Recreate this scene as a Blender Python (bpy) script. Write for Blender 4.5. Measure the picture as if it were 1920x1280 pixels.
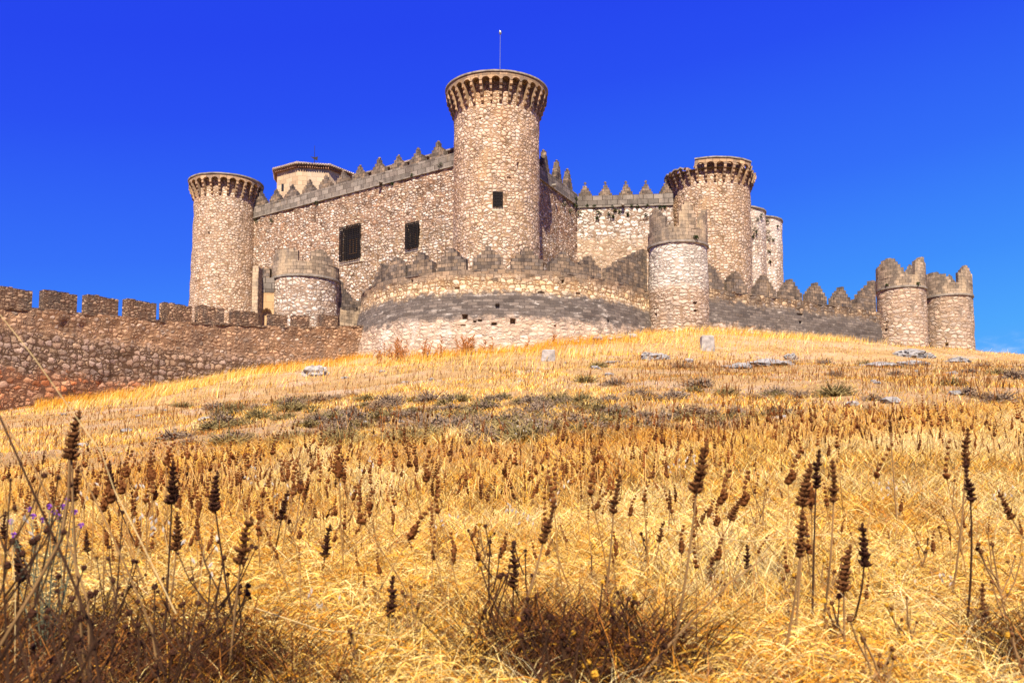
import bpy, math, random
import numpy as np
from mathutils import Vector, Matrix

for o in list(bpy.data.objects):
    bpy.data.objects.remove(o)
C = bpy.context.scene.collection
R = math.radians
rnd = random.Random(7)
rs = np.random.RandomState(11)

# ------------------------------------------------------------------ camera
EYE = 1.3; F = 1700.0; PITCH = R(5.0); SH = 0.0579
cam_d = bpy.data.cameras.new("camera"); cam = bpy.data.objects.new("camera", cam_d); C.objects.link(cam)
cam.location = (0, 0, EYE); cam.rotation_euler = (R(90) + PITCH, 0, 0)
cam_d.sensor_width = 36; cam_d.lens = 36 * F / 1920; cam_d.shift_y = SH
cam_d.clip_start = 0.05; cam_d.clip_end = 5000
cam_d.dof.use_dof = True; cam_d.dof.focus_distance = 30; cam_d.dof.aperture_fstop = 8
bpy.context.scene.camera = cam

# ------------------------------------------------------------------ sky, sun, exposure
SUN_EL = R(52); SUN_AZ = R(-5)          # azimuth measured from straight behind the camera, towards its left
sun_dir = Vector((math.sin(SUN_AZ) * math.cos(SUN_EL), -math.cos(SUN_AZ) * math.cos(SUN_EL), math.sin(SUN_EL)))
sd = bpy.data.lights.new("sun", 'SUN'); so = bpy.data.objects.new("sun", sd); C.objects.link(so)
sd.energy = 5.0; sd.angle = R(0.5); sd.color = (1.0, 0.91, 0.76)
so.rotation_euler = sun_dir.to_track_quat('Z', 'Y').to_euler(); so.location = (-20, -30, 60)
w = bpy.data.worlds.new("World"); bpy.context.scene.world = w; w.use_nodes = True
nt = w.node_tree; nt.nodes.clear()
def WN(t, **k):
    n = nt.nodes.new(t)
    for a, b in k.items(): setattr(n, a, b)
    return n
sky = WN('ShaderNodeTexSky', sky_type='NISHITA'); sky.sun_disc = False
sky.sun_elevation = SUN_EL; sky.sun_rotation = math.atan2(sun_dir.x, sun_dir.y)
sky.air_density = 1.0; sky.dust_density = 0.2; sky.ozone_density = 3.0
tc = WN('ShaderNodeTexCoord'); sx = WN('ShaderNodeSeparateXYZ'); nt.links.new(tc.outputs['Generated'], sx.inputs[0])
# the deep polarised blue of this sky, by elevation, a little paler to the right
mx = WN('ShaderNodeMath', operation='MULTIPLY_ADD'); mx.inputs[1].default_value = -0.13
nt.links.new(sx.outputs[0], mx.inputs[0]); nt.links.new(sx.outputs[2], mx.inputs[2])
rp = WN('ShaderNodeValToRGB'); cr = rp.color_ramp
SKY = [(0.0, (0.13, 0.46, 1.0)), (0.09, (0.062, 0.385, 1.0)), (0.165, (0.038, 0.27, 1.0)), (0.27, (0.024, 0.15, 0.98)), (0.40, (0.014, 0.070, 0.93)), (0.47, (0.012, 0.052, 0.90)), (1.0, (0.012, 0.04, 0.75))]
cr.elements[0].position = SKY[0][0]; cr.elements[0].color = (*SKY[0][1], 1)
cr.elements[1].position = SKY[-1][0]; cr.elements[1].color = (*SKY[-1][1], 1)
for p, c in SKY[1:-1]:
    e = cr.elements.new(p); e.color = (*c, 1)
nt.links.new(mx.outputs[0], rp.inputs[0])
sc_ = WN('ShaderNodeVectorMath', operation='SCALE'); sc_.inputs['Scale'].default_value = 3.9
nt.links.new(rp.outputs[0], sc_.inputs[0])
cn = WN('ShaderNodeTexNoise'); cn.inputs['Scale'].default_value = 9; cn.inputs['Detail'].default_value = 7; cn.inputs['Roughness'].default_value = 0.65
mp = WN('ShaderNodeVectorMath', operation='MULTIPLY'); mp.inputs[1].default_value = (1, 1, 2.6); nt.links.new(tc.outputs['Generated'], mp.inputs[0]); nt.links.new(mp.outputs[0], cn.inputs['Vector'])
def wmr(v, a, b, c=0.0, d=1.0):
    n = WN('ShaderNodeMapRange', interpolation_type='SMOOTHSTEP'); nt.links.new(v, n.inputs[0])
    for i, q in enumerate((a, b, c, d)): n.inputs[i + 1].default_value = q
    return n.outputs[0]
def wmul(a, b):
    n = WN('ShaderNodeMath', operation='MULTIPLY'); nt.links.new(a, n.inputs[0]); nt.links.new(b, n.inputs[1]); return n.outputs[0]
cmask = wmul(wmul(wmr(cn.outputs[0], 0.45, 0.75), wmr(sx.outputs[2], 0.150, 0.125)), wmr(sx.outputs[0], 0.38, 0.50))
cmx = WN('ShaderNodeMix', data_type='RGBA'); nt.links.new(cmask, cmx.inputs[0]); nt.links.new(sc_.outputs[0], cmx.inputs[6]); cmx.inputs[7].default_value = (3.6, 3.95, 4.2, 1)
mixw = WN('ShaderNodeMix', data_type='RGBA'); mixw.inputs[0].default_value = 0.97
nt.links.new(sky.outputs[0], mixw.inputs[6]); nt.links.new(cmx.outputs[2], mixw.inputs[7])
bg = WN('ShaderNodeBackground'); bg.inputs[1].default_value = 0.10
wo = WN('ShaderNodeOutputWorld'); nt.links.new(mixw.outputs[2], bg.inputs[0]); nt.links.new(bg.outputs[0], wo.inputs[0])
vs = bpy.context.scene.view_settings
vs.view_transform = 'Standard'; vs.look = 'None'; vs.gamma = 1; vs.use_curve_mapping = False; vs.exposure = 1.3

# ------------------------------------------------------------------ maths helpers
FW = Vector((0, math.cos(PITCH), math.sin(PITCH))); UP = Vector((0, -math.sin(PITCH), math.cos(PITCH)))
def P(px, py, Y):
    d = Vector((1, 0, 0)) * ((px - 960) / F) + UP * (-(py - 640 - SH * 1920) / F) + FW
    k = Y / d.y
    return Vector((d.x * k, Y, EYE + d.z * k))
def proj(x, y, z):
    v = Vector((x, y, z - EYE)); dz = v.dot(FW)
    return 960 + F * v.x / dz, 640 + SH * 1920 - F * v.dot(UP) / dz
def Z(py, Y): return P(960, py, Y).z
def X(px, Y, py=600): return P(px, py, Y).x

def hsh(i, j, k):
    n = (i.astype(np.int64) * 374761393 + j.astype(np.int64) * 668265263 + k.astype(np.int64) * 2147483647) & 0xffffffff
    n = ((n ^ (n >> 13)) * 1274126177) & 0xffffffff
    return ((n ^ (n >> 16)) & 0xffff) / 65535.0
def noise3(p):
    p = np.asarray(p, float); f = np.floor(p); t = p - f; t = t * t * (3 - 2 * t); r = 0
    for a in (0, 1):
        for b in (0, 1):
            for c in (0, 1):
                wt = (t[..., 0] if a else 1 - t[..., 0]) * (t[..., 1] if b else 1 - t[..., 1]) * (t[..., 2] if c else 1 - t[..., 2])
                r = r + wt * hsh(f[..., 0] + a, f[..., 1] + b, f[..., 2] + c)
    return r * 2 - 1

# ------------------------------------------------------------------ object helpers
def tag(o, label=None, cat=None, group=None, kind=None):
    if label: o['label'] = label
    if cat: o['category'] = cat
    if group: o['group'] = group
    if kind: o['kind'] = kind
    return o
def empty(name, loc, label, cat, group=None):
    o = bpy.data.objects.new(name, None); C.objects.link(o); o.location = loc; o.empty_display_size = 0.3
    return tag(o, label, cat, group)
def link(name, me, parent=None):
    o = bpy.data.objects.new(name, me); C.objects.link(o)
    if parent is not None:
        o.parent = parent
        o.matrix_parent_inverse = Matrix.Translation(-Vector(parent.location))
    return o
def make_mesh(name, V, Fc, mat=None, uv=None, smooth=False, col=None):
    """V (n,3); Fc (m,3|4) array or list of faces; uv per vertex; col per vertex"""
    me = bpy.data.meshes.new(name)
    V = np.asarray(V, np.float32)
    if isinstance(Fc, np.ndarray):
        n = Fc.shape[1]; m = Fc.shape[0]
        me.vertices.add(len(V)); me.vertices.foreach_set('co', V.ravel())
        me.loops.add(m * n); me.loops.foreach_set('vertex_index', Fc.astype(np.int32).ravel())
        me.polygons.add(m); me.polygons.foreach_set('loop_start', np.arange(0, m * n, n, dtype=np.int32))
        me.update(calc_edges=True)
    else:
        me.from_pydata(V.tolist(), [], Fc); me.update()
    if uv is not None:
        li = np.empty(len(me.loops), np.int32); me.loops.foreach_get('vertex_index', li)
        ul = me.uv_layers.new(name='UVMap'); ul.data.foreach_set('uv', np.asarray(uv, np.float32)[li].ravel())
    if col is not None:
        ca = me.color_attributes.new('Col', 'FLOAT_COLOR', 'POINT')
        cc = np.ones((len(V), 4), np.float32); cc[:, :3] = col
        ca.data.foreach_set('color', cc.ravel())
    if smooth: me.polygons.foreach_set('use_smooth', np.ones(len(me.polygons), bool))
    if mat: me.materials.append(mat)
    return me
class MB:
    def __init__(s): s.v = []; s.f = []; s.uv = []; s.c = []
    def add(s, V, Fc, uv=None, col=None):
        b = len(s.v); V = [tuple(p) for p in V]; s.v += V
        s.f += [tuple(b + i for i in f) for f in Fc]
        s.uv += [tuple(q) for q in (uv if uv is not None else [(p[0] + p[1], p[2]) for p in V])]
        s.c += [tuple(col if col is not None else (1, 1, 1))] * len(V)
    def box(s, c, d, M=None, j=0):
        x, y, z = d[0] / 2, d[1] / 2, d[2] / 2
        V = []
        for a in (-1, 1):
            for b in (-1, 1):
                for e in (-1, 1):
                    p = Vector((a * x + rnd.uniform(-j, j), b * y + rnd.uniform(-j, j), e * z + rnd.uniform(-j, j)))
                    if M is not None: p = M @ p
                    V.append(p + Vector(c))
        s.add(V, [(0, 1, 3, 2), (4, 6, 7, 5), (0, 4, 5, 1), (2, 3, 7, 6), (0, 2, 6, 4), (1, 5, 7, 3)])
    def tube(s, pts, rad, n=5, col=None, cap=True):
        pts = [Vector(p) for p in pts]; b = []
        rad = rad if hasattr(rad, '__len__') else [rad] * len(pts)
        V = []
        for i, p in enumerate(pts):
            t = (pts[min(i + 1, len(pts) - 1)] - pts[max(i - 1, 0)]).normalized()
            a = t.cross(Vector((0.3, 1, 0.1))).normalized(); c = t.cross(a)
            for k in range(n):
                an = 2 * math.pi * k / n
                V.append(p + (a * math.cos(an) + c * math.sin(an)) * rad[i])
        Fc = [(i * n + k, i * n + (k + 1) % n, (i + 1) * n + (k + 1) % n, (i + 1) * n + k) for i in range(len(pts) - 1) for k in range(n)]
        if cap: Fc += [tuple(range(n))[::-1], tuple((len(pts) - 1) * n + k for k in range(n))]
        s.add(V, Fc, col=col)
    def blob(s, c, r, n=7, m=5, j=0.1, col=None, sq=(1, 1, 1)):
        V = [Vector((0, 0, -1))]
        for i in range(1, m):
            ph = -math.pi / 2 + math.pi * i / m
            for k in range(n):
                th = 2 * math.pi * (k + 0.5 * (i % 2)) / n
                V.append(Vector((math.cos(ph) * math.cos(th), math.cos(ph) * math.sin(th), math.sin(ph))) * (1 + rnd.uniform(-j, j)))
        V.append(Vector((0, 0, 1)))
        V = [Vector((p.x * sq[0], p.y * sq[1], p.z * sq[2])) * r + Vector(c) for p in V]
        Fc = [(0, 1 + (k + 1) % n, 1 + k) for k in range(n)]
        for i in range(m - 2):
            Fc += [(1 + i * n + k, 1 + i * n + (k + 1) % n, 1 + (i + 1) * n + (k + 1) % n, 1 + (i + 1) * n + k) for k in range(n)]
        t = len(V) - 1
        Fc += [(t, 1 + (m - 2) * n + k, 1 + (m - 2) * n + (k + 1) % n) for k in range(n)]
        s.add(V, Fc, col=col)
    def mesh(s, name, mat, smooth=False, col=False):
        return make_mesh(name, s.v, s.f, mat, s.uv, smooth, np.array(s.c) if col else None)
    def build(s, name, mat, parent=None, smooth=False, col=False):
        return link(name, s.mesh(name, mat, smooth, col), parent)

# ------------------------------------------------------------------ materials
class Mat:
    def __init__(s, name, rough=0.9, spec=0.2):
        s.m = bpy.data.materials.new(name); s.m.use_nodes = True; s.t = s.m.node_tree
        s.b = s.t.nodes['Principled BSDF']; s.b.inputs['Roughness'].default_value = rough
        s.b.inputs['Specular IOR Level'].default_value = spec
    def n(s, t, ins=None, **k):
        x = s.t.nodes.new(t)
        for a, b in k.items(): setattr(x, a, b)
        for a, b in (ins or {}).items(): s.set(x.inputs[a], b)
        return x
    def set(s, sock, v):
        if isinstance(v, bpy.types.NodeSocket): s.t.links.new(v, sock)
        elif isinstance(v, (tuple, list)) and len(v) == 3 and sock.type == 'RGBA': sock.default_value = (*v, 1)
        else: sock.default_value = v
    def math(s, op, a, b=0.0, c=0.0, clamp=False):
        x = s.n('ShaderNodeMath', {0: a, 1: b, 2: c}, operation=op); x.use_clamp = clamp; return x.outputs[0]
    def noise(s, vec, scale, detail=3, rough=0.6, out=0):
        return s.n('ShaderNodeTexNoise', {'Vector': vec, 'Scale': scale, 'Detail': detail, 'Roughness': rough}).outputs[out]
    def ramp(s, f, stops, interp='LINEAR'):
        x = s.n('ShaderNodeValToRGB', {0: f}); e = x.color_ramp; e.interpolation = interp
        stops = [(p, (*c, 1) if hasattr(c, '__len__') else (c, c, c, 1)) for p, c in stops]
        e.elements[0].position, e.elements[0].color = stops[0]; e.elements[1].position, e.elements[1].color = stops[-1]
        for p, c in stops[1:-1]: q = e.elements.new(p); q.color = c
        return x.outputs[0]
    def smooth(s, v, lo, hi):
        x = s.n('ShaderNodeMapRange', {'Value': v, 'From Min': lo, 'From Max': hi}, interpolation_type='SMOOTHSTEP'); return x.outputs[0]
    def mix(s, f, a, b, mode='MIX'):
        x = s.n('ShaderNodeMix', {0: f, 6: a, 7: b}, data_type='RGBA', blend_type=mode); return x.outputs[2]
    def mixf(s, f, a, b):
        x = s.n('ShaderNodeMix', {0: f, 2: a, 3: b}, data_type='FLOAT'); return x.outputs[0]
    def bump(s, h, dist, strength=1.0):
        x = s.n('ShaderNodeBump', {'Height': h, 'Distance': dist, 'Strength': strength}); s.t.links.new(x.outputs[0], s.b.inputs['Normal'])
    def color(s, c): s.set(s.b.inputs['Base Color'], c)

def flatmat(name, col, var=0.25, scale=20, rough=0.85, metal=0, bump=0.0):
    m = Mat(name, rough); tcx = m.n('ShaderNodeTexCoord').outputs['Object']
    nz = m.noise(tcx, scale, 4)
    m.color(m.mix(1.0, tuple(x * .72 for x in col), m.ramp(nz, [(0.3, 1 - var), (0.7, 1 + var)]), 'MULTIPLY'))
    m.b.inputs['Metallic'].default_value = metal
    if bump: m.bump(nz, bump)
    return m.m

def masonry(name, layers, stains=(), bump=0.07, fade=1.0):
    """layers: bottom to top list of dict(kind, sx, sz, stones, mortar, mw, top); top = height where the next layer starts"""
    m = Mat(name, 0.93, 0.15)
    uv = m.n('ShaderNodeUVMap').outputs[0]
    obi = m.n('ShaderNodeObjectInfo').outputs['Random']
    sp = m.n('ShaderNodeSeparateXYZ', {0: uv}); uz = sp.outputs[1]
    n1 = m.noise(uv, 1.3, 3, 0.6, 1)
    off = m.n('ShaderNodeVectorMath', {0: n1, 1: (0.5, 0.5, 0.5)}, operation='SUBTRACT').outputs[0]
    big = m.noise(uv, 0.28, 3, 0.65); mid = m.noise(uv, 1.1, 4, 0.65)
    fine = m.noise(uv, 9.0, 5, 0.75); grain = m.noise(uv, 28.0, 3, 0.7)
    zj = m.math('MULTIPLY_ADD', mid, 1.5, m.math('MULTIPLY_ADD', m.noise(uv, 4.0, 2, 0.5), 0.7, m.math('ADD', uz, -1.1)))
    col = None; hgt = None; prev = None
    for i, L in enumerate(layers):
        d = m.n('ShaderNodeVectorMath', {0: off, 'Scale': L.get('warp', 0.32)}, operation='SCALE').outputs[0]
        v = m.n('ShaderNodeVectorMath', {0: uv, 1: d}, operation='ADD').outputs[0]
        v = m.n('ShaderNodeVectorMath', {0: v, 1: (1 / L['sx'], 1 / L['sz'], 1)}, operation='MULTIPLY').outputs[0]
        if L['kind'] == 'rubble':
            rd = L.get('rand', 0.85)
            v = m.n('ShaderNodeVectorMath', {0: v, 1: m.n('ShaderNodeVectorMath', {0: m.n('ShaderNodeVectorMath', {0: m.noise(uv, 7.0, 2, 0.5, 1), 1: (0.5, 0.5, 0.5)}, operation='SUBTRACT').outputs[0], 'Scale': 0.55}, operation='SCALE').outputs[0]}, operation='ADD').outputs[0]
            def vor(vv):
                vo = m.n('ShaderNodeTexVoronoi', {'Vector': vv, 'Scale': 1.0, 'Randomness': rd}, voronoi_dimensions='2D', feature='F1')
                ve = m.n('ShaderNodeTexVoronoi', {'Vector': vv, 'Scale': 1.0, 'Randomness': rd}, voronoi_dimensions='2D', feature='DISTANCE_TO_EDGE')
                rnd_ = m.math('MULTIPLY', m.math('SUBTRACT', 0.72, vo.outputs['Distance']), 0.55)
                return m.math('MINIMUM', ve.outputs['Distance'], rnd_), vo.outputs['Color']
            e1, c1_ = vor(v)
            v2 = m.n('ShaderNodeVectorMath', {0: v, 1: (1.75, 1.6, 1)}, operation='MULTIPLY').outputs[0]
            e2, c2_ = vor(v2)
            pick = m.math('GREATER_THAN', m.n('ShaderNodeSeparateColor', {0: c1_}).outputs[2], L.get('small', 0.62))
            e2 = m.math('MINIMUM', m.math('MULTIPLY', e2, 0.75), m.math('MULTIPLY', e1, 1.3))
            ed0 = m.mixf(pick, e1, e2); ccol = m.mix(pick, c1_, c2_)
            ed = m.math('MULTIPLY_ADD', m.math('SUBTRACT', fine, 0.5), 0.10, ed0)
            cs = m.n('ShaderNodeSeparateColor', {0: ccol})
            r1, r2, r3 = cs.outputs[0], cs.outputs[1], cs.outputs[2]
        else:
            br = m.n('ShaderNodeTexBrick', {'Vector': v, 'Color1': (0, 0, 0), 'Color2': (1, 1, 1), 'Mortar': (0.5, 0.5, 0.5), 'Scale': 1.0, 'Mortar Size': L.get('mw', 0.1) * 0.45, 'Mortar Smooth': 0.6, 'Brick Width': 1.0, 'Row Height': 1.0}, offset=0.47)
            fl = m.n('ShaderNodeTexWhiteNoise', {'Vector': m.n('ShaderNodeVectorMath', {0: br.outputs['Color'], 1: (7.1, 3.3, 1.7)}, operation='MULTIPLY').outputs[0]}, noise_dimensions='3D')
            cs = m.n('ShaderNodeSeparateColor', {0: fl.outputs['Color']})
            r1, r2, r3 = m.n('ShaderNodeSeparateColor', {0: br.outputs['Color']}).outputs[0], cs.outputs[1], cs.outputs[2]
            ed = m.math('SUBTRACT', 1.0, br.outputs['Fac'])
        n = len(L['stones'])
        f = m.math('ADD', m.math('MULTIPLY', r1, 0.72), m.math('MULTIPLY', m.math('SUBTRACT', m.math('MULTIPLY', big, 1.6), 0.3), 0.30))
        sc = m.ramp(f, [(k / (n - 1), c) for k, c in enumerate(L['stones'])])
        var = L.get('var', 0.3) * 1.15
        val = m.math('MULTIPLY_ADD', r2, var * 2, 1 - var)
        val = m.math('MULTIPLY', val, m.math('MULTIPLY_ADD', fine, 0.7, 0.65))
        sc = m.mix(1.0, sc, m.n('ShaderNodeCombineColor', {0: val, 1: val, 2: val}).outputs[0], 'MULTIPLY')
        if L['kind'] == 'rubble':
            mw = L.get('mw', 0.1)
            mk = m.smooth(ed, mw * 0.35, mw)
            mc = m.mix(m.smooth(mid, 0.4, 0.65), tuple(L['mortar']), tuple(x * L.get('mdark', 0.55) for x in L['mortar']))
            lc = m.mix(mk, mc, sc)
            h = m.math('MULTIPLY', m.smooth(ed, 0.0, mw * 2.6), m.math('MULTIPLY_ADD', r3, 0.6, 0.5))
        else:
            mk = m.smooth(ed, 0.2, 0.8)
            lc = m.mix(mk, tuple(L['mortar']), sc)
            h = m.math('MULTIPLY', mk, m.math('MULTIPLY_ADD', r3, 0.25, 0.35))
        if col is None: col, hgt = lc, h
        else:
            bm_ = m.smooth(zj, prev - 0.3, prev + 0.3)
            col = m.mix(bm_, col, lc); hgt = m.mixf(bm_, hgt, h)
        prev = L.get('top')
    for S in stains:
        nv = m.n('ShaderNodeVectorMath', {0: uv, 1: (S.get('fx', 1.0), S.get('fz', 0.35), 1)}, operation='MULTIPLY').outputs[0]
        nz = m.noise(nv, S.get('scale', 0.8), 5, 0.7)
        mk = m.smooth(nz, S.get('thr', 0.5) - 0.06, S.get('thr', 0.5) + 0.1)
        if 'lo' in S: mk = m.math('MULTIPLY', mk, m.smooth(zj, S['lo'] - S.get('soft', 0.4), S['lo'] + S.get('soft', 0.4)))
        if 'hi' in S: mk = m.math('MULTIPLY', mk, m.math('SUBTRACT', 1.0, m.smooth(zj, S['hi'] - S.get('soft', 0.4), S['hi'] + S.get('soft', 0.4))))
        mk = m.math('MULTIPLY', mk, S.get('amt', 0.8))
        col = m.mix(mk, col, tuple(S['col']), S.get('mode', 'MIX'))
    # speckle of lichen and pitting, slight difference between objects
    sp2 = m.ramp(grain, [(0.34, 0.6), (0.5, 1.0), (0.72, 1.22)])
    col = m.mix(0.75, col, sp2, 'MULTIPLY')
    ob = m.math('MULTIPLY_ADD', obi, 0.16, 0.92)
    col = m.mix(1.0, col, m.n('ShaderNodeCombineColor', {0: ob, 1: ob, 2: ob}).outputs[0], 'MULTIPLY')
    col = m.mix(1.0, col, (0.79, 0.735, 0.67), 'MULTIPLY')
    m.color(col)
    hh = m.math('ADD', hgt, m.math('MULTIPLY', m.math('ADD', fine, m.math('MULTIPLY', grain, 0.5)), 0.45))
    m.bump(hh, bump)
    return m.m

CREAM = (0.66, 0.55, 0.46); PINK = (0.60, 0.44, 0.325); OCHRE = (0.58, 0.37, 0.18); TAN = (0.46, 0.32, 0.21); WHITE = (0.76, 0.70, 0.64)
ORANGE = (0.55, 0.24, 0.11); GREY = (0.185, 0.155, 0.135); DGREY = (0.082, 0.068, 0.062); BROWN = (0.26, 0.16, 0.10)
M = {}
M['tower'] = masonry('tower_rubble', [
    dict(kind='rubble', sx=0.33, sz=0.25, var=0.26, stones=[OCHRE, PINK, (0.62, 0.46, 0.34), CREAM, PINK, WHITE], mortar=(0.38, 0.25, 0.15), mw=0.12, mdark=0.5, top=99)],
    stains=[dict(col=(0.70, 0.50, 0.30), scale=0.55, thr=0.56, amt=0.45, mode='MULTIPLY'), dict(col=(0.62, 0.40, 0.20), scale=0.4, thr=0.6, amt=0.4)])
M['tower_rear'] = masonry('rear_tower_rubble', [
    dict(kind='rubble', sx=0.36, sz=0.28, var=0.26, stones=[ORANGE, CREAM, PINK, WHITE, CREAM, WHITE], mortar=(0.44, 0.33, 0.25), mw=0.12, mdark=0.5, top=99)],
    stains=[dict(col=(0.86, 0.82, 0.78), scale=0.35, thr=0.53, amt=0.45, lo=17.5), dict(col=(0.60, 0.32, 0.17), scale=0.6, thr=0.56, amt=0.5, hi=18)])
M['tower_pale'] = masonry('tower_pale_rubble', [
    dict(kind='rubble', sx=0.30, sz=0.235, var=0.26, stones=[OCHRE, CREAM, PINK, (0.64, 0.50, 0.38), CREAM, WHITE], mortar=(0.40, 0.27, 0.17), mw=0.12, mdark=0.5, top=99)],
    stains=[dict(col=(0.80, 0.56, 0.36), scale=0.5, thr=0.58, amt=0.45, mode='MULTIPLY')])
M['curtain'] = masonry('curtain_rubble', [
    dict(kind='rubble', sx=0.38, sz=0.24, stones=[PINK, CREAM, (0.62, 0.47, 0.36), WHITE, PINK, WHITE], mortar=(0.34, 0.22, 0.13), mw=0.14, mdark=0.4, var=0.34, top=20.2),
    dict(kind='rubble', sx=0.36, sz=0.21, stones=[ORANGE, PINK, CREAM, WHITE, PINK, WHITE], mortar=(0.36, 0.22, 0.14), mw=0.15, mdark=0.4, var=0.42, top=99)],
    stains=[dict(col=(0.62, 0.42, 0.22), scale=0.35, thr=0.6, amt=0.4), dict(col=(0.45, 0.40, 0.36), scale=0.8, thr=0.55, amt=0.5, lo=22.6, mode='MULTIPLY')], bump=0.11)
M['back_curtain'] = masonry('back_curtain_rubble', [
    dict(kind='rubble', sx=0.46, sz=0.34, stones=[TAN, PINK, CREAM, PINK, TAN], mortar=(0.42, 0.31, 0.21), mw=0.13, mdark=0.7, top=21.6),
    dict(kind='rubble', sx=0.50, sz=0.32, stones=[CREAM, WHITE, WHITE], mortar=(0.34, 0.24, 0.17), mw=0.13, top=99)], bump=0.07)
M['parapet'] = masonry('parapet_ashlar', [
    dict(kind='ashlar', sx=0.85, sz=0.40, stones=[GREY, (0.24, 0.21, 0.185), (0.28, 0.25, 0.22), (0.34, 0.31, 0.275)], mortar=(0.11, 0.09, 0.075), mw=0.09, warp=0.04, top=99)],
    stains=[dict(col=DGREY, scale=0.9, thr=0.52, amt=0.55), dict(col=(0.46, 0.34, 0.18), scale=1.4, thr=0.64, amt=0.5)], bump=0.05)
M['merlon'] = masonry('merlon_blocks', [
    dict(kind='ashlar', sx=0.42, sz=0.22, stones=[(0.11, 0.088, 0.075), GREY, (0.27, 0.205, 0.15), (0.36, 0.27, 0.19)], mortar=(0.11, 0.085, 0.07), mw=0.11, warp=0.13, top=99)],
    stains=[dict(col=(0.055, 0.046, 0.045), scale=1.2, fx=2.4, fz=0.35, thr=0.53, amt=0.6), dict(col=(0.42, 0.30, 0.18), scale=1.0, thr=0.62, amt=0.6)], bump=0.05)
M['bastion'] = masonry('bastion_masonry', [
    dict(kind='rubble', sx=0.46, sz=0.26, stones=[TAN, PINK, (0.58, 0.46, 0.37), PINK, CREAM], mortar=(0.46, 0.35, 0.26), mw=0.11, mdark=0.6, var=0.24, top=10.95),
    dict(kind='ashlar', sx=0.62, sz=0.19, stones=[DGREY, GREY, (0.11, 0.093, 0.085), (0.145, 0.122, 0.11)], mortar=(0.125, 0.105, 0.095), mw=0.10, warp=0.10, var=0.22, top=12.65),
    dict(kind='rubble', sx=0.42, sz=0.28, rand=0.6, stones=[OCHRE, (0.66, 0.50, 0.32), (0.72, 0.58, 0.40), CREAM], mortar=(0.34, 0.21, 0.11), mw=0.13, mdark=0.6, top=13.55),
    dict(kind='ashlar', sx=0.50, sz=0.27, stones=[GREY, (0.28, 0.21, 0.15), (0.38, 0.27, 0.18), (0.30, 0.23, 0.17)], mortar=(0.20, 0.14, 0.10), mw=0.10, warp=0.05, top=99)],
    stains=[dict(col=(0.78, 0.72, 0.66), scale=1.7, fx=0.6, fz=2.2, thr=0.61, amt=0.8, lo=11.0, hi=12.8), dict(col=DGREY, scale=0.8, thr=0.56, amt=0.55, lo=13.5),
            dict(col=(0.68, 0.62, 0.57), scale=0.6, thr=0.55, amt=0.55, hi=10.9)], bump=0.07)
M['barrier'] = masonry('barrier_masonry', [
    dict(kind='rubble', sx=0.40, sz=0.30, stones=[OCHRE, PINK, CREAM, PINK], mortar=(0.48, 0.30, 0.17), mw=0.12, top=11.6),
    dict(kind='ashlar', sx=0.62, sz=0.19, stones=[DGREY, GREY, (0.11, 0.093, 0.085), (0.145, 0.122, 0.11)], mortar=(0.125, 0.105, 0.095), mw=0.10, warp=0.10, var=0.22, top=13.35),
    dict(kind='rubble', sx=0.42, sz=0.26, rand=0.6, stones=[TAN, (0.56, 0.42, 0.27), GREY, CREAM], mortar=(0.22, 0.14, 0.08), mw=0.14, top=99)],
    stains=[dict(col=(0.74, 0.66, 0.58), scale=1.7, fx=0.6, fz=2.2, thr=0.63, amt=0.8, lo=11.4, hi=13.4), dict(col=DGREY, scale=0.8, thr=0.5, amt=0.6, lo=13.4)], bump=0.06)
M['turret'] = masonry('turret_masonry', [
    dict(kind='rubble', sx=0.50, sz=0.24, stones=[PINK, CREAM, PINK, CREAM], mortar=(0.40, 0.28, 0.19), mw=0.10, var=0.2, warp=0.3, top=13.9),
    dict(kind='rubble', sx=0.44, sz=0.22, stones=[CREAM, WHITE, WHITE], mortar=(0.52, 0.45, 0.38), mw=0.10, var=0.15, top=99)],
    stains=[dict(col=(0.30, 0.27, 0.25), scale=0.45, thr=0.54, amt=0.5), dict(col=(0.66, 0.42, 0.22), scale=0.5, thr=0.6, amt=0.5, hi=14)], bump=0.07)
M['turret_grey'] = masonry('far_turret_masonry', [
    dict(kind='rubble', sx=0.48, sz=0.28, stones=[TAN, PINK, (0.44, 0.36, 0.30), CREAM], mortar=(0.40, 0.29, 0.20), mw=0.11, var=0.2, top=99)],
    stains=[dict(col=(0.22, 0.19, 0.17), scale=0.5, thr=0.52, amt=0.5, lo=13.5), dict(col=(0.60, 0.40, 0.24), scale=0.5, thr=0.58, amt=0.5, hi=14)], bump=0.06)
M['turret_pale'] = masonry('gate_turret_masonry', [
    dict(kind='rubble', sx=0.34, sz=0.26, stones=[PINK, CREAM, WHITE, CREAM], mortar=(0.42, 0.30, 0.22), mw=0.13, top=99)], bump=0.08)
M['turret_top'] = masonry('turret_parapet_blocks', [
    dict(kind='ashlar', sx=0.42, sz=0.24, stones=[(0.23, 0.18, 0.145), (0.33, 0.26, 0.195), (0.42, 0.33, 0.24), GREY], mortar=(0.16, 0.12, 0.09), mw=0.09, warp=0.05, top=99)],
    stains=[dict(col=(0.13, 0.115, 0.105), scale=0.9, thr=0.52, amt=0.6), dict(col=(0.62, 0.48, 0.32), scale=0.6, thr=0.52, amt=0.75)], bump=0.05)
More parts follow.
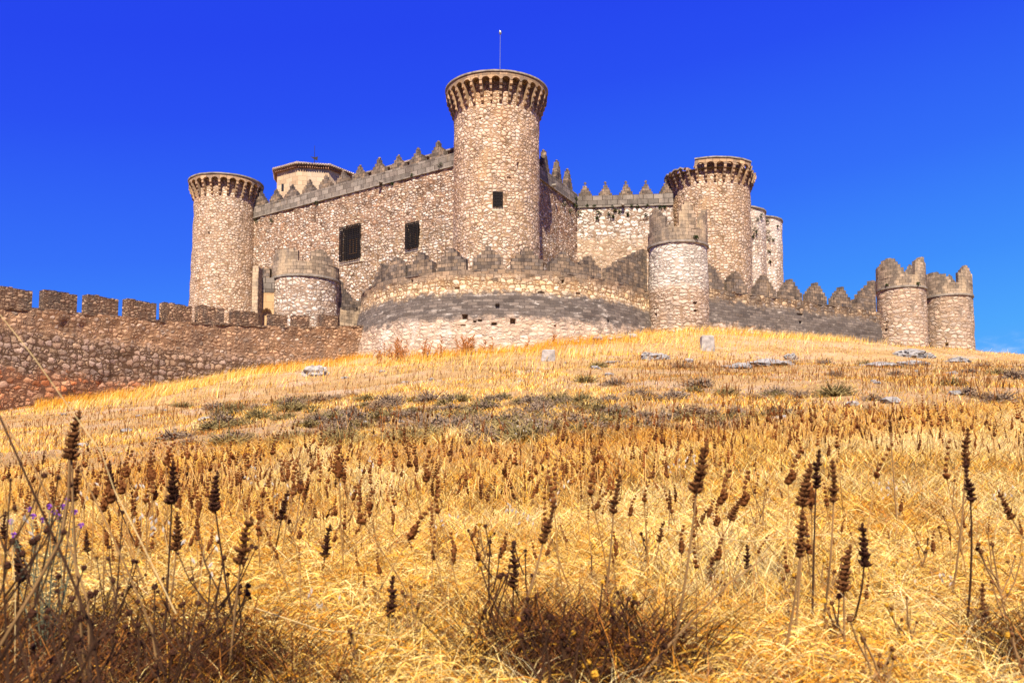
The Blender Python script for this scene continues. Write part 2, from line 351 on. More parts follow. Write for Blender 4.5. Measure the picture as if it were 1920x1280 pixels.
M['field_wall'] = masonry('field_wall_rubble', [
    dict(kind='rubble', sx=0.46, sz=0.32, stones=[(0.62, 0.24, 0.09), (0.55, 0.20, 0.08), (0.58, 0.36, 0.22), ORANGE, (0.50, 0.40, 0.32)], mortar=(0.24, 0.12, 0.07), mw=0.12, var=0.35, top=6.7),
    dict(kind='rubble', sx=0.40, sz=0.30, stones=[BROWN, TAN, (0.40, 0.30, 0.25), (0.34, 0.22, 0.15), (0.52, 0.42, 0.36)], mortar=(0.15, 0.09, 0.055), mw=0.11, mdark=0.6, var=0.3, top=8.7),
    dict(kind='rubble', sx=0.30, sz=0.22, stones=[TAN, (0.60, 0.38, 0.23), (0.38, 0.24, 0.15), CREAM], mortar=(0.36, 0.21, 0.12), mw=0.15, mdark=0.6, var=0.4, top=99)],
    stains=[dict(col=(0.17, 0.13, 0.11), scale=0.5, thr=0.55, amt=0.45, lo=8.8)], bump=0.10)
M['field_merlon'] = masonry('field_merlon_rubble', [
    dict(kind='rubble', sx=0.26, sz=0.16, stones=[GREY, BROWN, TAN, (0.30, 0.19, 0.13), (0.52, 0.38, 0.27)], mortar=(0.17, 0.10, 0.065), mw=0.15, var=0.4, top=99)],
    stains=[dict(col=(0.10, 0.09, 0.08), scale=1.0, thr=0.5, amt=0.5)], bump=0.08)
M['corbel'] = masonry('corbel_stone', [
    dict(kind='ashlar', sx=0.5, sz=0.33, stones=[(0.34, 0.22, 0.13), (0.50, 0.34, 0.20), (0.40, 0.27, 0.17), GREY], mortar=(0.2, 0.13, 0.08), mw=0.06, warp=0.02, top=99)],
    stains=[dict(col=(0.20, 0.16, 0.13), scale=1.5, thr=0.52, amt=0.6)], bump=0.03)
M['plaster'] = masonry('ochre_plaster', [
    dict(kind='ashlar', sx=0.9, sz=0.5, stones=[(0.55, 0.36, 0.19), (0.60, 0.42, 0.24)], mortar=(0.48, 0.32, 0.17), mw=0.04, warp=0.02, var=0.1, top=99)], bump=0.02)
M['lantern'] = masonry('lantern_tower_stone', [
    dict(kind='ashlar', sx=0.9, sz=0.45, stones=[(0.56, 0.42, 0.28), (0.62, 0.48, 0.33), (0.52, 0.36, 0.22)], mortar=(0.42, 0.30, 0.19), mw=0.06, warp=0.1, var=0.15, top=99)],
    stains=[dict(col=(0.66, 0.56, 0.44), scale=0.5, thr=0.5, amt=0.5)], bump=0.03)
M['iron'] = flatmat('dark_iron', (0.035, 0.028, 0.025), 0.3, 15, 0.6, 0.6)
M['dark'] = flatmat('window_dark', (0.012, 0.012, 0.02), 0.2, 5, 0.4)
M['wood'] = flatmat('window_wood', (0.25, 0.12, 0.05), 0.3, 15, 0.7)
M['cap'] = flatmat('coping_stone', (0.30, 0.25, 0.20), 0.45, 3, 0.9, bump=0.03)
M['sill'] = flatmat('pale_sill_stone', (0.62, 0.50, 0.34), 0.25, 3, 0.9, bump=0.03)
M['tile'] = flatmat('roof_tile_clay', (0.40, 0.20, 0.11), 0.35, 4, 0.85, bump=0.04)
M['tile_pale'] = flatmat('pale_roof_tile', (0.55, 0.42, 0.32), 0.35, 4, 0.85, bump=0.04)
M['steel'] = flatmat('rod_steel', (0.35, 0.36, 0.38), 0.15, 15, 0.4, 0.7)
M['limestone'] = flatmat('limestone', (0.30, 0.275, 0.25), 0.6, 6, 0.95, bump=0.08)
M['block'] = flatmat('dressed_block_stone', (0.40, 0.35, 0.31), 0.45, 3.5, 0.95, bump=0.04)
def leafmat(name, col, var=0.3, trans=0.3):
    m = Mat(name, 0.8, 0.1); ob = m.n('ShaderNodeTexCoord').outputs['Object']; nz = m.noise(ob, 6, 3)
    c = m.mix(1.0, tuple(x * .75 for x in col), m.ramp(nz, [(0.3, 1 - var), (0.7, 1 + var)]), 'MULTIPLY'); m.color(c)
    tr = m.n('ShaderNodeBsdfTranslucent', {'Color': c}); mxs = m.n('ShaderNodeMixShader', {0: trans, 1: m.b.outputs[0], 2: tr.outputs[0]})
    m.t.links.new(mxs.outputs[0], m.t.nodes['Material Output'].inputs[0]); return m.m
def colmat(name, trans=0.3, rough=0.75, spec=0.15):
    m = Mat(name, rough, spec); a = m.n('ShaderNodeMix', {0: 1.0, 6: m.n('ShaderNodeAttribute', attribute_name='Col').outputs['Color'], 7: (0.95, 0.86, 0.66)}, data_type='RGBA', blend_type='MULTIPLY'); m.color(a.outputs[2])
    tr = m.n('ShaderNodeBsdfTranslucent', {'Color': a.outputs[2]}); mxs = m.n('ShaderNodeMixShader', {0: trans, 1: m.b.outputs[0], 2: tr.outputs[0]})
    m.t.links.new(mxs.outputs[0], m.t.nodes['Material Output'].inputs[0]); return m.m
M['green'] = leafmat('wall_plant_leaves', (0.045, 0.065, 0.02))
M['grass'] = colmat('dry_grass', 0.18)
M['seed'] = leafmat('seed_head_brown', (0.165, 0.065, 0.020), 0.4, 0.1)
M['seed_dark'] = leafmat('seed_head_dark', (0.060, 0.022, 0.010), 0.4, 0.05)
M['stem'] = leafmat('dry_stem', (0.30, 0.17, 0.065), 0.35, 0.1)
M['stem_dark'] = leafmat('dark_stem', (0.060, 0.028, 0.013), 0.35, 0.05)
M['stem_pale'] = leafmat('pale_stem', (0.62, 0.44, 0.19), 0.2, 0.1)
M['dock'] = leafmat('rusty_dock', (0.50, 0.19, 0.05), 0.4, 0.2)
M['purple'] = leafmat('purple_petals', (0.34, 0.10, 0.50), 0.2, 0.3)
M['sage'] = leafmat('grey_green_leaf', (0.16, 0.17, 0.10), 0.3, 0.2)
M['husk'] = leafmat('oat_husk', (0.78, 0.70, 0.55), 0.2, 0.35)
M['yellow'] = leafmat('yellow_globe', (0.62, 0.32, 0.03), 0.25, 0.2)

# ------------------------------------------------------------------ terrain
ctl = [(0, 0, 0.58), (-8, 0, 0.40), (8, 0, 0.55), (0, -12, -1.0), (-20, -12, -1.4), (20, -12, -1.2), (-3.5, 4, 0.80), (-4, 8, 1.02), (0, 4, 0.95), (0, 8, 1.42), (4, 5, 1.05), (4, 8, 1.42)]
def cp(px, py, Y): v = P(px, py, Y); ctl.append((v.x, v.y, v.z))
for a in [(0, 905, 12), (960, 818, 12), (1920, 812, 12), (0, 828, 22), (480, 790, 22), (960, 742, 22), (1440, 726, 22), (1920, 724, 22),
          (0, 796, 32), (480, 745, 34), (960, 704, 32), (1440, 695, 34), (1900, 694, 32),
          (-250, 800, 40), (0, 775, 43), (200, 744, 48), (400, 706, 53), (600, 678, 57), (695, 664, 59.5),
          (800, 684, 44), (1200, 672, 45), (1650, 678, 46), (2050, 690, 44),
          (830, 664, 54.5), (940, 657, 53.2), (1100, 641, 55.5), (1215, 627, 58.5), (1268, 624, 57.8), (1330, 624, 57), (1450, 631, 60.5), (1560, 641, 64), (1650, 656, 66.5), (1700, 659, 67.5), (1800, 663, 69.5),
          (1920, 668, 62), (2100, 676, 58)]:
    cp(*a)
ctl += [(0, 75, 12.0), (-20, 75, 11.0), (20, 78, 12.0), (38, 90, 8.5), (60, 70, 5.0), (-40, 60, 4.0), (-45, 85, 3.0), (-10, 105, 7.0), (20, 110, 6.0)]
CT = np.array(ctl, float); SC = 20.0
def U(r2): return np.where(r2 > 1e-12, 0.5 * r2 * np.log(np.maximum(r2, 1e-12)), 0)
_n = len(CT); q = CT[:, :2] / SC
K = U(((q[:, None] - q[None]) ** 2).sum(-1)) + np.eye(_n) * 0.002
Pm = np.c_[np.ones(_n), q]; A = np.zeros((_n + 3, _n + 3)); A[:_n, :_n] = K; A[:_n, _n:] = Pm; A[_n:, :_n] = Pm.T
Wt = np.linalg.solve(A, np.r_[CT[:, 2], np.zeros(3)])
def hgt(x, y, rough=True):
    x = np.atleast_1d(np.asarray(x, float)); y = np.atleast_1d(np.asarray(y, float)); out = np.empty(len(x))
    for s in range(0, len(x), 20000):
        p = np.c_[x[s:s + 20000], y[s:s + 20000]] / SC
        out[s:s + 20000] = U(((p[:, None] - q[None]) ** 2).sum(-1)) @ Wt[:_n] + Wt[_n] + p @ Wt[_n + 1:]
    d = np.hypot(x, y - 40); f = np.clip((d - 62) / 60, 0, 1); f = f * f * (3 - 2 * f)
    out = out * (1 - f) + (-4.0) * f
    if rough:
        dd = np.clip((np.hypot(x, y)) / 8, 0.25, 1)
        out += dd * 0.16 * noise3(np.c_[x * 0.35, y * 0.35, x * 0]) + 0.05 * noise3(np.c_[x * 1.3, y * 1.3, x * 0 + 5])
    return out
def gz(x, y): return float(hgt([x], [y])[0])
def hit(px, py, Y0=None):
    Ys_ = np.linspace(2, 60, 900); a0 = P(px, py, 1.0); zz = EYE + (a0.z - EYE) * Ys_; xx = a0.x * Ys_
    k = np.nonzero(hgt(xx, Ys_) > zz)[0]
    return float(Ys_[k[0]]) if len(k) else (Y0 or 55.0)
gx = np.unique(np.r_[np.linspace(-40, 40, 201), np.linspace(-9, 9, 91), -np.geomspace(41, 3000, 22), np.geomspace(41, 3000, 22)])
gy = np.unique(np.r_[np.linspace(-2, 20, 111), np.linspace(20, 100, 161), -np.geomspace(3, 3000, 22), np.geomspace(101, 3000, 22)])
GX, GY = np.meshgrid(gx, gy); GZ = hgt(GX.ravel(), GY.ravel())
nx, ny = len(gx), len(gy)
idx = np.arange(nx * ny).reshape(ny, nx)
Fq = np.c_[idx[:-1, :-1].ravel(), idx[:-1, 1:].ravel(), idx[1:, 1:].ravel(), idx[1:, :-1].ravel()]
gm = Mat('dry_ground', 0.95, 0.05); oc = gm.n('ShaderNodeTexCoord').outputs['Object']
a = gm.noise(oc, 0.35, 5, 0.65); b = gm.noise(oc, 3.0, 6, 0.75); c_ = gm.noise(oc, 16.0, 5, 0.8)
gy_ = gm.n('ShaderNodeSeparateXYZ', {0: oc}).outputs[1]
gc = gm.ramp(a, [(0.35, (0.42, 0.26, 0.11)), (0.5, (0.52, 0.34, 0.17)), (0.65, (0.56, 0.42, 0.30))])
gc = gm.mix(gm.smooth(b, 0.45, 0.7), gc, (0.62, 0.42, 0.17))
gn_ = gm.ramp(b, [(0.35, (0.05, 0.022, 0.010)), (0.55, (0.12, 0.055, 0.022)), (0.75, (0.30, 0.17, 0.06))])  # near soil painted shadow-dark so gaps between blades look shaded
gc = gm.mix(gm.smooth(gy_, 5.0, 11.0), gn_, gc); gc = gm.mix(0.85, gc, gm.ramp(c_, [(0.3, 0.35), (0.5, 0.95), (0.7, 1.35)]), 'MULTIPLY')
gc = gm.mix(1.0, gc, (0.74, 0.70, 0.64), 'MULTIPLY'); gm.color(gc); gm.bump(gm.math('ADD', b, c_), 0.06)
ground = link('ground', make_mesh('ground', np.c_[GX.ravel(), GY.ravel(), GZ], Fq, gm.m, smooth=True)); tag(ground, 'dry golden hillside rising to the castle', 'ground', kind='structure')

# ------------------------------------------------------------------ walls and towers
class Path:
    """plan polyline; at(u, t) = point at arc length u, t metres outward (to the left-hand normal = outside)"""
    def __init__(s, pts, side=1):
        s.p = np.array([(x, y) for x, y in pts], float)
        d = np.hypot(*np.diff(s.p, axis=0).T); s.u = np.r_[0, np.cumsum(d)]; s.L = s.u[-1]
        t = np.gradient(s.p, s.u, axis=0); t /= np.linalg.norm(t, axis=1)[:, None]
        s.n = np.c_[t[:, 1], -t[:, 0]] * side
    def at(s, u, t=0):
        u = np.asarray(u, float)
        x = np.interp(u, s.u, s.p[:, 0]) + np.interp(u, s.u, s.n[:, 0]) * t
        y = np.interp(u, s.u, s.p[:, 1]) + np.interp(u, s.u, s.n[:, 1]) * t
        return x, y
    def u_px(s, px, z):
        us = np.linspace(0, s.L, 800); x, y = s.at(us)
        pp = np.array([proj(a, b, z)[0] for a, b in zip(x, y)])
        n = s.n[np.clip(np.searchsorted(s.u, us), 0, len(s.u) - 1)]
        vis = (n[:, 0] * -x + n[:, 1] * -y) > 0
        pp = np.where(vis, pp, 1e9)
        return us[np.argmin(abs(pp - px))]
class Ring(Path):
    def __init__(s, cx, cy, r, n=96):
        s.c = (cx, cy); s.r = r
        th = np.linspace(0, 2 * math.pi, n + 1)      # starts at the back, runs left to right across the front
        s.p = np.c_[cx - r * np.sin(th), cy + r * np.cos(th)]; s.n = np.c_[-np.sin(th), np.cos(th)]
        s.u = th * r; s.L = 2 * math.pi * r
    def at(s, u, t=0):
        th = np.asarray(u, float) / s.r
        return s.c[0] - (s.r + t) * np.sin(th), s.c[1] + (s.r + t) * np.cos(th)
def arr(lo, hi, step, extra=()):
    a = np.linspace(lo, hi, max(2, int(math.ceil((hi - lo) / step)) + 1))
    e = [v for v in extra if lo < v < hi]
    if e:
        e = np.array(e); a = np.r_[[v for v in a if v in (lo, hi) or np.min(abs(e - v)) > 0.02], e]
    return np.unique(a)
def shell(name, path, z0, z1, mat, parent, batter=None, step=0.16, pits=(), rough=0.03, off=0.0, u0=None, u1=None, ztop=None, zbot=None, smooth=True, seed=0.0):
    """outer face of a wall or tower as one grid; pits are real recesses (u, z, width, height, depth)"""
    u0 = 0 if u0 is None else u0; u1 = path.L if u1 is None else u1
    eu = []; ez = []
    for (pu, pz, pw, ph, pd) in pits:
        eu += [pu - pw / 2 - 0.006, pu - pw / 2, pu + pw / 2, pu + pw / 2 + 0.006]; ez += [pz - ph / 2 - 0.006, pz - ph / 2, pz + ph / 2, pz + ph / 2 + 0.006]
    us = arr(u0, u1, step, eu); zs = arr(z0, z1, step, ez)
    UU, ZZ = np.meshgrid(us, zs)
    if ztop is not None:
        zt = ztop(us)[None]; zb = (zbot(us)[None] if zbot is not None else z0)
        ZZ = zb + (ZZ - z0) / (z1 - z0) * (zt - zb)
    T = off + (batter(ZZ) if batter else 0) + np.zeros_like(ZZ)
    x, y = path.at(UU, 0); pos = np.stack([x, y, ZZ], -1)
    T = T + rough * noise3(pos * 1.1 + seed) + rough * 0.7 * noise3(pos * 3.1 + seed)
    for (pu, pz, pw, ph, pd) in pits:
        T = np.where((abs(UU - pu) <= pw / 2 + 1e-6) & (abs(ZZ - pz) <= ph / 2 + 1e-6), T - pd, T)
    x, y = path.at(UU, T); V = np.stack([x, y, ZZ], -1).reshape(-1, 3)
    nu, nz = len(us), len(zs); ix = np.arange(nu * nz).reshape(nz, nu)
    Fc = np.c_[ix[:-1, :-1].ravel(), ix[:-1, 1:].ravel(), ix[1:, 1:].ravel(), ix[1:, :-1].ravel()]
    me = make_mesh(name, V, Fc, mat, np.c_[UU.ravel(), ZZ.ravel()], smooth and not pits)
    return link(name, me, parent)
def slab(name, path, u0, u1, zt, t_in, t_out, mat, parent, thick=0.12, step=0.4, jit=0.0, zf=None):
    """horizontal strip following the path: top, outer and inner edge and underside"""
    us = arr(u0, u1, step); mb = MB(); V = []; uv = []
    for i, u in enumerate(us):
        z = (zf(u) if zf else zt) + rnd.uniform(-jit, jit)
        for (t, zz) in ((t_out, z - thick), (t_out, z), (t_in, z), (t_in, z - thick)):
            x, y = path.at(u, t); V.append((float(x), float(y), zz)); uv.append((u + (0 if t == t_out else 0.3), zz + (0 if t == t_out else 0.35)))
    n = len(us); Fc = []
    for i in range(n - 1):
        for k in range(4): Fc.append((i * 4 + k, (i + 1) * 4 + k, (i + 1) * 4 + (k + 1) % 4, i * 4 + (k + 1) % 4))
    Fc += [(0, 1, 2, 3), tuple((n - 1) * 4 + k for k in (3, 2, 1, 0))]
    mb.add(V, Fc, uv); return mb.build(name, mat, parent)
STEP_BIG = [.50, .50, .63, .63, .76, .76, .88, .88, 1, 1, .88, .88, .76, .76, .63, .63, .50, .50]
STEP_BIG = [.50, .65, .84, 1.0, .84, .65, .50]
STEP_FINE = [.22, .41, .60, .80, 1.0, .80, .60, .41, .22]
STEP_LOW = [.36, .54, .72, 1.0, .72, .54, .36]
def merlon(path, uc, wd, z0, h, prof, mat, parent, t_out=0.0, th=0.45, ball=False, name='merlon', j=0.03, slit=None):
    n = len(prof); mb = MB(); r2 = random.Random(int(uc * 1000) & 0xffff)
    es = [uc - wd / 2 + wd * i / n for i in range(n + 1)]
    if prof is STEP_BIG: es = [uc + wd * e for e in (-.5, -.36, -.21, -.08, .08, .21, .36, .5)]
    es = [e + r2.uniform(-j, j) for e in es]
    hs = [z0 + h * p + r2.uniform(-j, j) * 1.6 * (1 if p != 1 else 0.5) for p in prof]
    def pt(u, t, z):
        x, y = path.at(u, t + r2.uniform(-j, j) * 0.4); return (float(x), float(y), z)
    for i in range(n):
        a, b, ht = es[i], es[i + 1], hs[i]
        V = [pt(a, t_out, z0), pt(b, t_out, z0), pt(b, t_out, ht), pt(a, t_out, ht)]
        mb.add(V, [(0, 1, 2, 3)], [(a, z0), (b, z0), (b, ht), (a, ht)])
        V = [pt(a, t_out - th, z0), pt(b, t_out - th, z0), pt(b, t_out - th, ht), pt(a, t_out - th, ht)]
        mb.add(V, [(3, 2, 1, 0)], [(a, z0), (b, z0), (b, ht), (a, ht)])
        V = [pt(a, t_out, ht), pt(b, t_out, ht), pt(b, t_out - th, ht), pt(a, t_out - th, ht)]
        mb.add(V, [(0, 1, 2, 3)], [(a, ht), (b, ht), (b, ht + th), (a, ht + th)])
        for (e, other) in ((a, hs[i - 1] if i else z0), (b, hs[i + 1] if i < n - 1 else z0)):
            if other < ht:
                V = [pt(e, t_out, other), pt(e, t_out - th, other), pt(e, t_out - th, ht), pt(e, t_out, ht)]
                mb.add(V, [(0, 1, 2, 3)], [(e, other), (e + th, other), (e + th, ht), (e, ht)])
    mb_ = mb
    if ball:
        x, y = path.at(uc, t_out - th / 2); mb_.blob((float(x), float(y), z0 + h + 0.09), 0.13, 6, 4, 0.2)
    if slit:      # a narrow dark loophole block set into the face
        zc, sw, sh = slit; x, y = path.at(uc, t_out + 0.012)
    return mb_.build(name, mat, parent)
def wall_back(path, z0, z1, th, mat, parent, u0=None, u1=None, zt=None):
    """rear face and ends so that the wall has thickness"""
    u0 = 0 if u0 is None else u0; u1 = path.L if u1 is None else u1
    us = arr(u0, u1, 0.8); mb = MB(); V = []; uv = []
    for u in us:
        x, y = path.at(u, -th); V += [(float(x), float(y), z0), (float(x), float(y), z1)]; uv += [(u, z0), (u, z1)]
    Fc = [(2 * i + 2, 2 * i, 2 * i + 1, 2 * i + 3) for i in range(len(us) - 1)]
    mb.add(V, Fc, uv)
    for u in (u0, u1):
        a = path.at(u, 0); b = path.at(u, -th)
        mb.add([(a[0], a[1], z0), (b[0], b[1], z0), (b[0], b[1], z1), (a[0], a[1], z1)], [(0, 1, 2, 3)], [(0, z0), (th, z0), (th, z1), (0, z1)])
    return mb.build('rear_face', mat, parent)

def grille(path, uc, zc, wd, h, parent, depth=0.35, out=0.18, n=9, m=13, frame=True):
    """window: dark opening, wooden casement, iron cage standing proud of the wall"""
    win = MB(); x0, y0 = path.at(uc - wd / 2, -depth + 0.02); x1, y1 = path.at(uc + wd / 2, -depth + 0.02)
    win.add([(x0, y0, zc - h / 2), (x1, y1, zc - h / 2), (x1, y1, zc + h / 2), (x0, y0, zc + h / 2)], [(0, 1, 2, 3)])
    wo_ = win.build('window', M['dark'], parent)
    if frame:
        fr = MB()
        for f in (0.33, 0.5, 0.67):
            a = path.at(uc - wd / 2 + wd * f, -depth + 0.06); fr.tube([(a[0], a[1], zc - h * .32), (a[0], a[1], zc + h * .12)], 0.04, 4)
        for f in (-.30, -.10, .12):
            a = path.at(uc - wd * .22, -depth + 0.06); b = path.at(uc + wd * .22, -depth + 0.06); fr.tube([(a[0], a[1], zc + h * f), (b[0], b[1], zc + h * f)], 0.035, 4)
        fr.build('casement', M['wood'], wo_)
    g = MB(); W2 = wd * 1.0; H2 = h * 1.0
    for i in range(n + 1):
        u = uc - W2 / 2 + W2 * i / n; a = path.at(u, out)
        g.tube([(a[0], a[1], zc - H2 / 2 - 0.1), (a[0], a[1], zc + H2 / 2 + 0.05)], 0.034, 4)
        for zz in (zc - H2 / 2, zc + H2 / 2):
            b = path.at(u, -0.05); g.tube([(a[0], a[1], zz), (b[0], b[1], zz)], 0.02, 4)
    for k in range(m + 1):
        z = zc - H2 / 2 + H2 * k / m
        ends = [path.at(uc - W2 / 2, -0.05), path.at(uc - W2 / 2, out), path.at(uc + W2 / 2, out), path.at(uc + W2 / 2, -0.05)]
        g.tube([(e[0], e[1], z) for e in ends], 0.034, 4)
    g.build('grille', M['iron'], wo_)
    # pale stone sill block under the cage
    sl = MB(); a = path.at(uc, 0.02); 
    us = [uc - wd * .6, uc + wd * .6]; p = [path.at(u, tt) for u in us for tt in (-0.05, 0.035)]
    zz = zc - h / 2 - 0.12
    sl.add([(p[0][0], p[0][1], zz - .22), (p[1][0], p[1][1], zz - .22), (p[3][0], p[3][1], zz - .22), (p[2][0], p[2][1], zz - .22),
            (p[0][0], p[0][1], zz), (p[1][0], p[1][1], zz), (p[3][0], p[3][1], zz), (p[2][0], p[2][1], zz)],
           [(4, 5, 6, 7), (1, 2, 6, 5), (0, 1, 5, 4), (2, 3, 7, 6), (3, 2, 1, 0)])
    sl.build('sill', M['sill'], parent)

def crown(path, root, zb, zt, r_add, n, mat_ring, top_fn=None, cap=None, band=0.55, broken=None):
    """machicolated crown: corbels, arched parapet ring, coping"""
    r = path.r; Lc = path.L; zs = zt - band                 # springing of the little arches
    pitch = Lc / n; cw = 0.24 * pitch / 0.62 * 0.62
    for i in range(n):
        u = pitch * (i + 0.5); mb = MB()
        ph = math.degrees(u / r) - 180
        if broken and broken(ph) > 1: continue
        prof = [(-0.08, zb - 0.05), (0.05, zb - 0.05)]
        k = 4; H = zs - zb
        for s_ in range(k):
            f0, f1 = s_ / k, (s_ + 1) / k
            ra = r_add * (0.10 + 0.86 * f1); zc0 = zb + H * f0
            for a_ in (0.25, 0.6, 1.0): prof.append((r_add * (0.10 + 0.86 * f0) * (1 - a_) + ra * a_ if a_ < 1 else ra, zc0 + (H / k) * (0.06 + 0.22 * a_ * a_)))
            prof.append((ra, zb + H * f1 - 0.02))
        prof += [(r_add * 0.96, zs + 0.03), (-0.08, zs + 0.03)]
        hw = cw / 2 * rnd.uniform(0.85, 1.1); V = []
        for sgn in (-1, 1):
            for (t, z) in prof:
                x, y = path.at(u + sgn * hw, t + rnd.uniform(-.012, .012)); V.append((float(x), float(y), z))
        m_ = len(prof); Fc = [tuple(range(m_)), tuple(range(2 * m_ - 1, m_ - 1, -1))] + [(k2, m_ + k2, m_ + (k2 + 1) % m_, (k2 + 1) % m_) for k2 in range(m_)]
        uv = [(i * 0.37 + t, z) for sgn in (0, 1) for (t, z) in prof]
        mb.add(V, Fc, uv); mb.build('corbel', M['corbel'], root)
    # ring with arches
    per = 12; us = np.linspace(0, Lc, n * per + 1)
    def arch(u):
        f = (u / pitch) % 1.0; d = np.minimum(f, 1 - f) * pitch; half = pitch / 2 - cw / 2
        return np.where(d < half, np.sqrt(np.maximum(0, 1 - (d / half) ** 2)) * half * 0.95, 0)
    zbn = zs + arch(us); ztp = np.array([zt - (top_fn(math.degrees(u / r) - 180) if top_fn else 0) for u in us]); zbn = np.minimum(zbn, ztp - 0.06)
    zlev = 4; V = []; uv = []
    for (t0, jt) in ((r_add, .015), (r_add - 0.24, 0)):
        for k in range(zlev + 1):
            zz = zbn + (ztp - zbn) * k / zlev
            pos = np.c_[us, zz, us * 0 + t0]
            x, y = path.at(us, t0 + jt * noise3(pos * 2.5)); V += list(zip(x, y, zz)); uv += list(zip(us, zz))
    m_ = len(us); o2 = (zlev + 1) * m_; Fc = []
    keep = [not (broken and broken(math.degrees(us[i] / r) - 180) > 0) for i in range(m_)]
    for i in range(m_ - 1):
        if not keep[i]: continue
        for k in range(zlev):
            a0 = k * m_ + i; Fc.append((a0, a0 + 1, a0 + m_ + 1, a0 + m_)); b0 = o2 + k * m_ + i; Fc.append((b0 + 1, b0, b0 + m_, b0 + m_ + 1))
        Fc.append((i, o2 + i, o2 + i + 1, i + 1)); tt = zlev * m_ + i; Fc.append((tt, tt + 1, o2 + tt + 1, o2 + tt))
    mb = MB(); mb.add(V, Fc, uv); mb.build('parapet', mat_ring, root)
    for (p0, p1) in (cap or [(-180, 180)]):
        f = (lambda u: zt - (top_fn(math.degrees(u / r) - 180) if top_fn else 0) + 0.10)
        slab('coping', path, R(p0 + 180) * r, R(p1 + 180) * r, 0, r_add - 0.32, r_add + 0.07, M['cap'], root, 0.11, 0.25, 0.01, zf=f)
    # walkway floor behind the parapet closes the tower
    mb = MB(); us = np.linspace(0, Lc, 49)[:-1]; V = []
    for u in us:
        x, y = path.at(u, r_add - 0.2); V.append((float(x), float(y), zt - (0.7 if top_fn else 0.2)))
    mb.add(V, [tuple(range(len(V)))]); mb.build('walkway', M['cap'], root)

def string_course(path, z, parent, out=0.10, hgt_=0.14, u0=0, u1=None):
    slab('string_course', path, u0, path.L if u1 is None else u1, z, -0.05, out, M['cap'], parent, hgt_, 0.2, 0.006)

def tower_base(cx, cy): return (cx, cy, gz(cx, cy))

# --- central tower
CY = 64.5; CXc = X(931, CY, 400); rC = 3.12
tw = empty('round_tower', (CXc, CY, 11), 'tallest round stone tower in the middle with a flared crown and one barred window', 'tower')
pc = Ring(CXc, CY, rC)
def uphi(path, px, z): return path.u_px(px, z)
zwin = Z(374, CY - rC); zsl = Z(307, CY - rC)
zt_c = Z(136, CY - rC - .55) + 0.08; zb_c = zt_c - 1.95
pits = [(uphi(pc, 933, zwin), zwin, 0.62, 0.95, 0.45), (uphi(pc, 972, zsl), zsl, 0.13, 0.5, 0.4), (uphi(pc, 900, zsl + 3), zsl + 3.3, 0.14, 0.14, 0.2), (uphi(pc, 955, zsl - 1), zsl - 1.0, 0.3, 0.2, 0.06)]
shell('shaft', pc, 9, zt_c - 0.12, M['tower'], tw, batter=lambda z: np.clip(20 - z, 0, 20) * 0.012, pits=pits, rough=0.035, step=0.14)
crown(pc, tw, zb_c, zt_c, 0.60, 32, M['corbel'])
grille(pc, pits[0][0], zwin, 0.62, 0.95, tw, depth=0.45, out=0.10, n=6, m=9, frame=False)
rod = empty('lightning_rod', (X(937, CY, 130), CY, zt_c), 'thin tall rod standing on top of the tallest tower', 'rod')
mb = MB(); pt = P(938, 64, CY); mb.tube([(rod.location.x, CY, zt_c - 1), (pt.x, CY, pt.z)], [0.026, 0.016], 6); mb.build('mast', M['steel'], rod)
mb = MB(); mb.blob(pt + Vector((0, 0, 0.1)), 0.11, 8, 6, 0, sq=(1, 1, 1.5)); mb.build('tip', M['steel'], rod)

# --- left tower
LY = 79; LX = X(421.5, LY, 450); rL = 2.68
tl = empty('round_tower', (LX, LY, 11), 'leftmost slim round tower with a flared crown, behind the low field wall', 'tower')
pl = Ring(LX, LY, rL)
zt_l = Z(331, LY - rL - .5) + 0.28
shell('shaft', pl, 6, zt_l - 0.12, M['tower_pale'], tl, batter=lambda z: np.clip(24 - z, 0, 20) * 0.022, rough=0.035, step=0.16, pits=[(uphi(pl, 392, Z(435, 76)), Z(435, 76), 0.16, 0.2, 0.25)], seed=3)
crown(pl, tl, zt_l - 1.65, zt_l, 0.50, 26, M['corbel'], band=0.5)

# --- right tower
RY = 75.5; RX = X(1334, RY, 450); rR = 3.28
tr_ = empty('round_tower', (RX, RY, 11), 'right hand big round tower with a broken crown, behind the stubby front turret', 'tower')
pr = Ring(RX, RY, rR)
zt_r = Z(298, RY - rR - .5) + 0.12
shell('shaft', pr, 9, zt_r - 0.62, M['tower'], tr_, batter=lambda z: np.clip(20 - z, 0, 20) * 0.012, rough=0.035, step=0.15, seed=9, ztop=lambda us: np.where((np.degrees(us / rR) - 180 > -31) & (np.degrees(us / rR) - 180 < 47), zt_r - 0.12, zt_r - 0.62))
def rtop(ph):
    if -32 < ph < 48: return 0.0
    if ph <= -32: return 0.42 + 0.18 * max(0, math.sin(ph * 0.9)) if ph > -100 else 0.45
    return 0.45 + 0.25 * math.sin(ph * 0.7) if ph < 110 else 0.45
def rbrk(ph): return 1 if (-33 > ph > -46 or 50 < ph < 95) else 0
crown(pr, tr_, zt_r - 1.75, zt_r, 0.55, 30, M['corbel'], top_fn=rtop, cap=[(-31, 47), (-100, -47)], broken=rbrk)

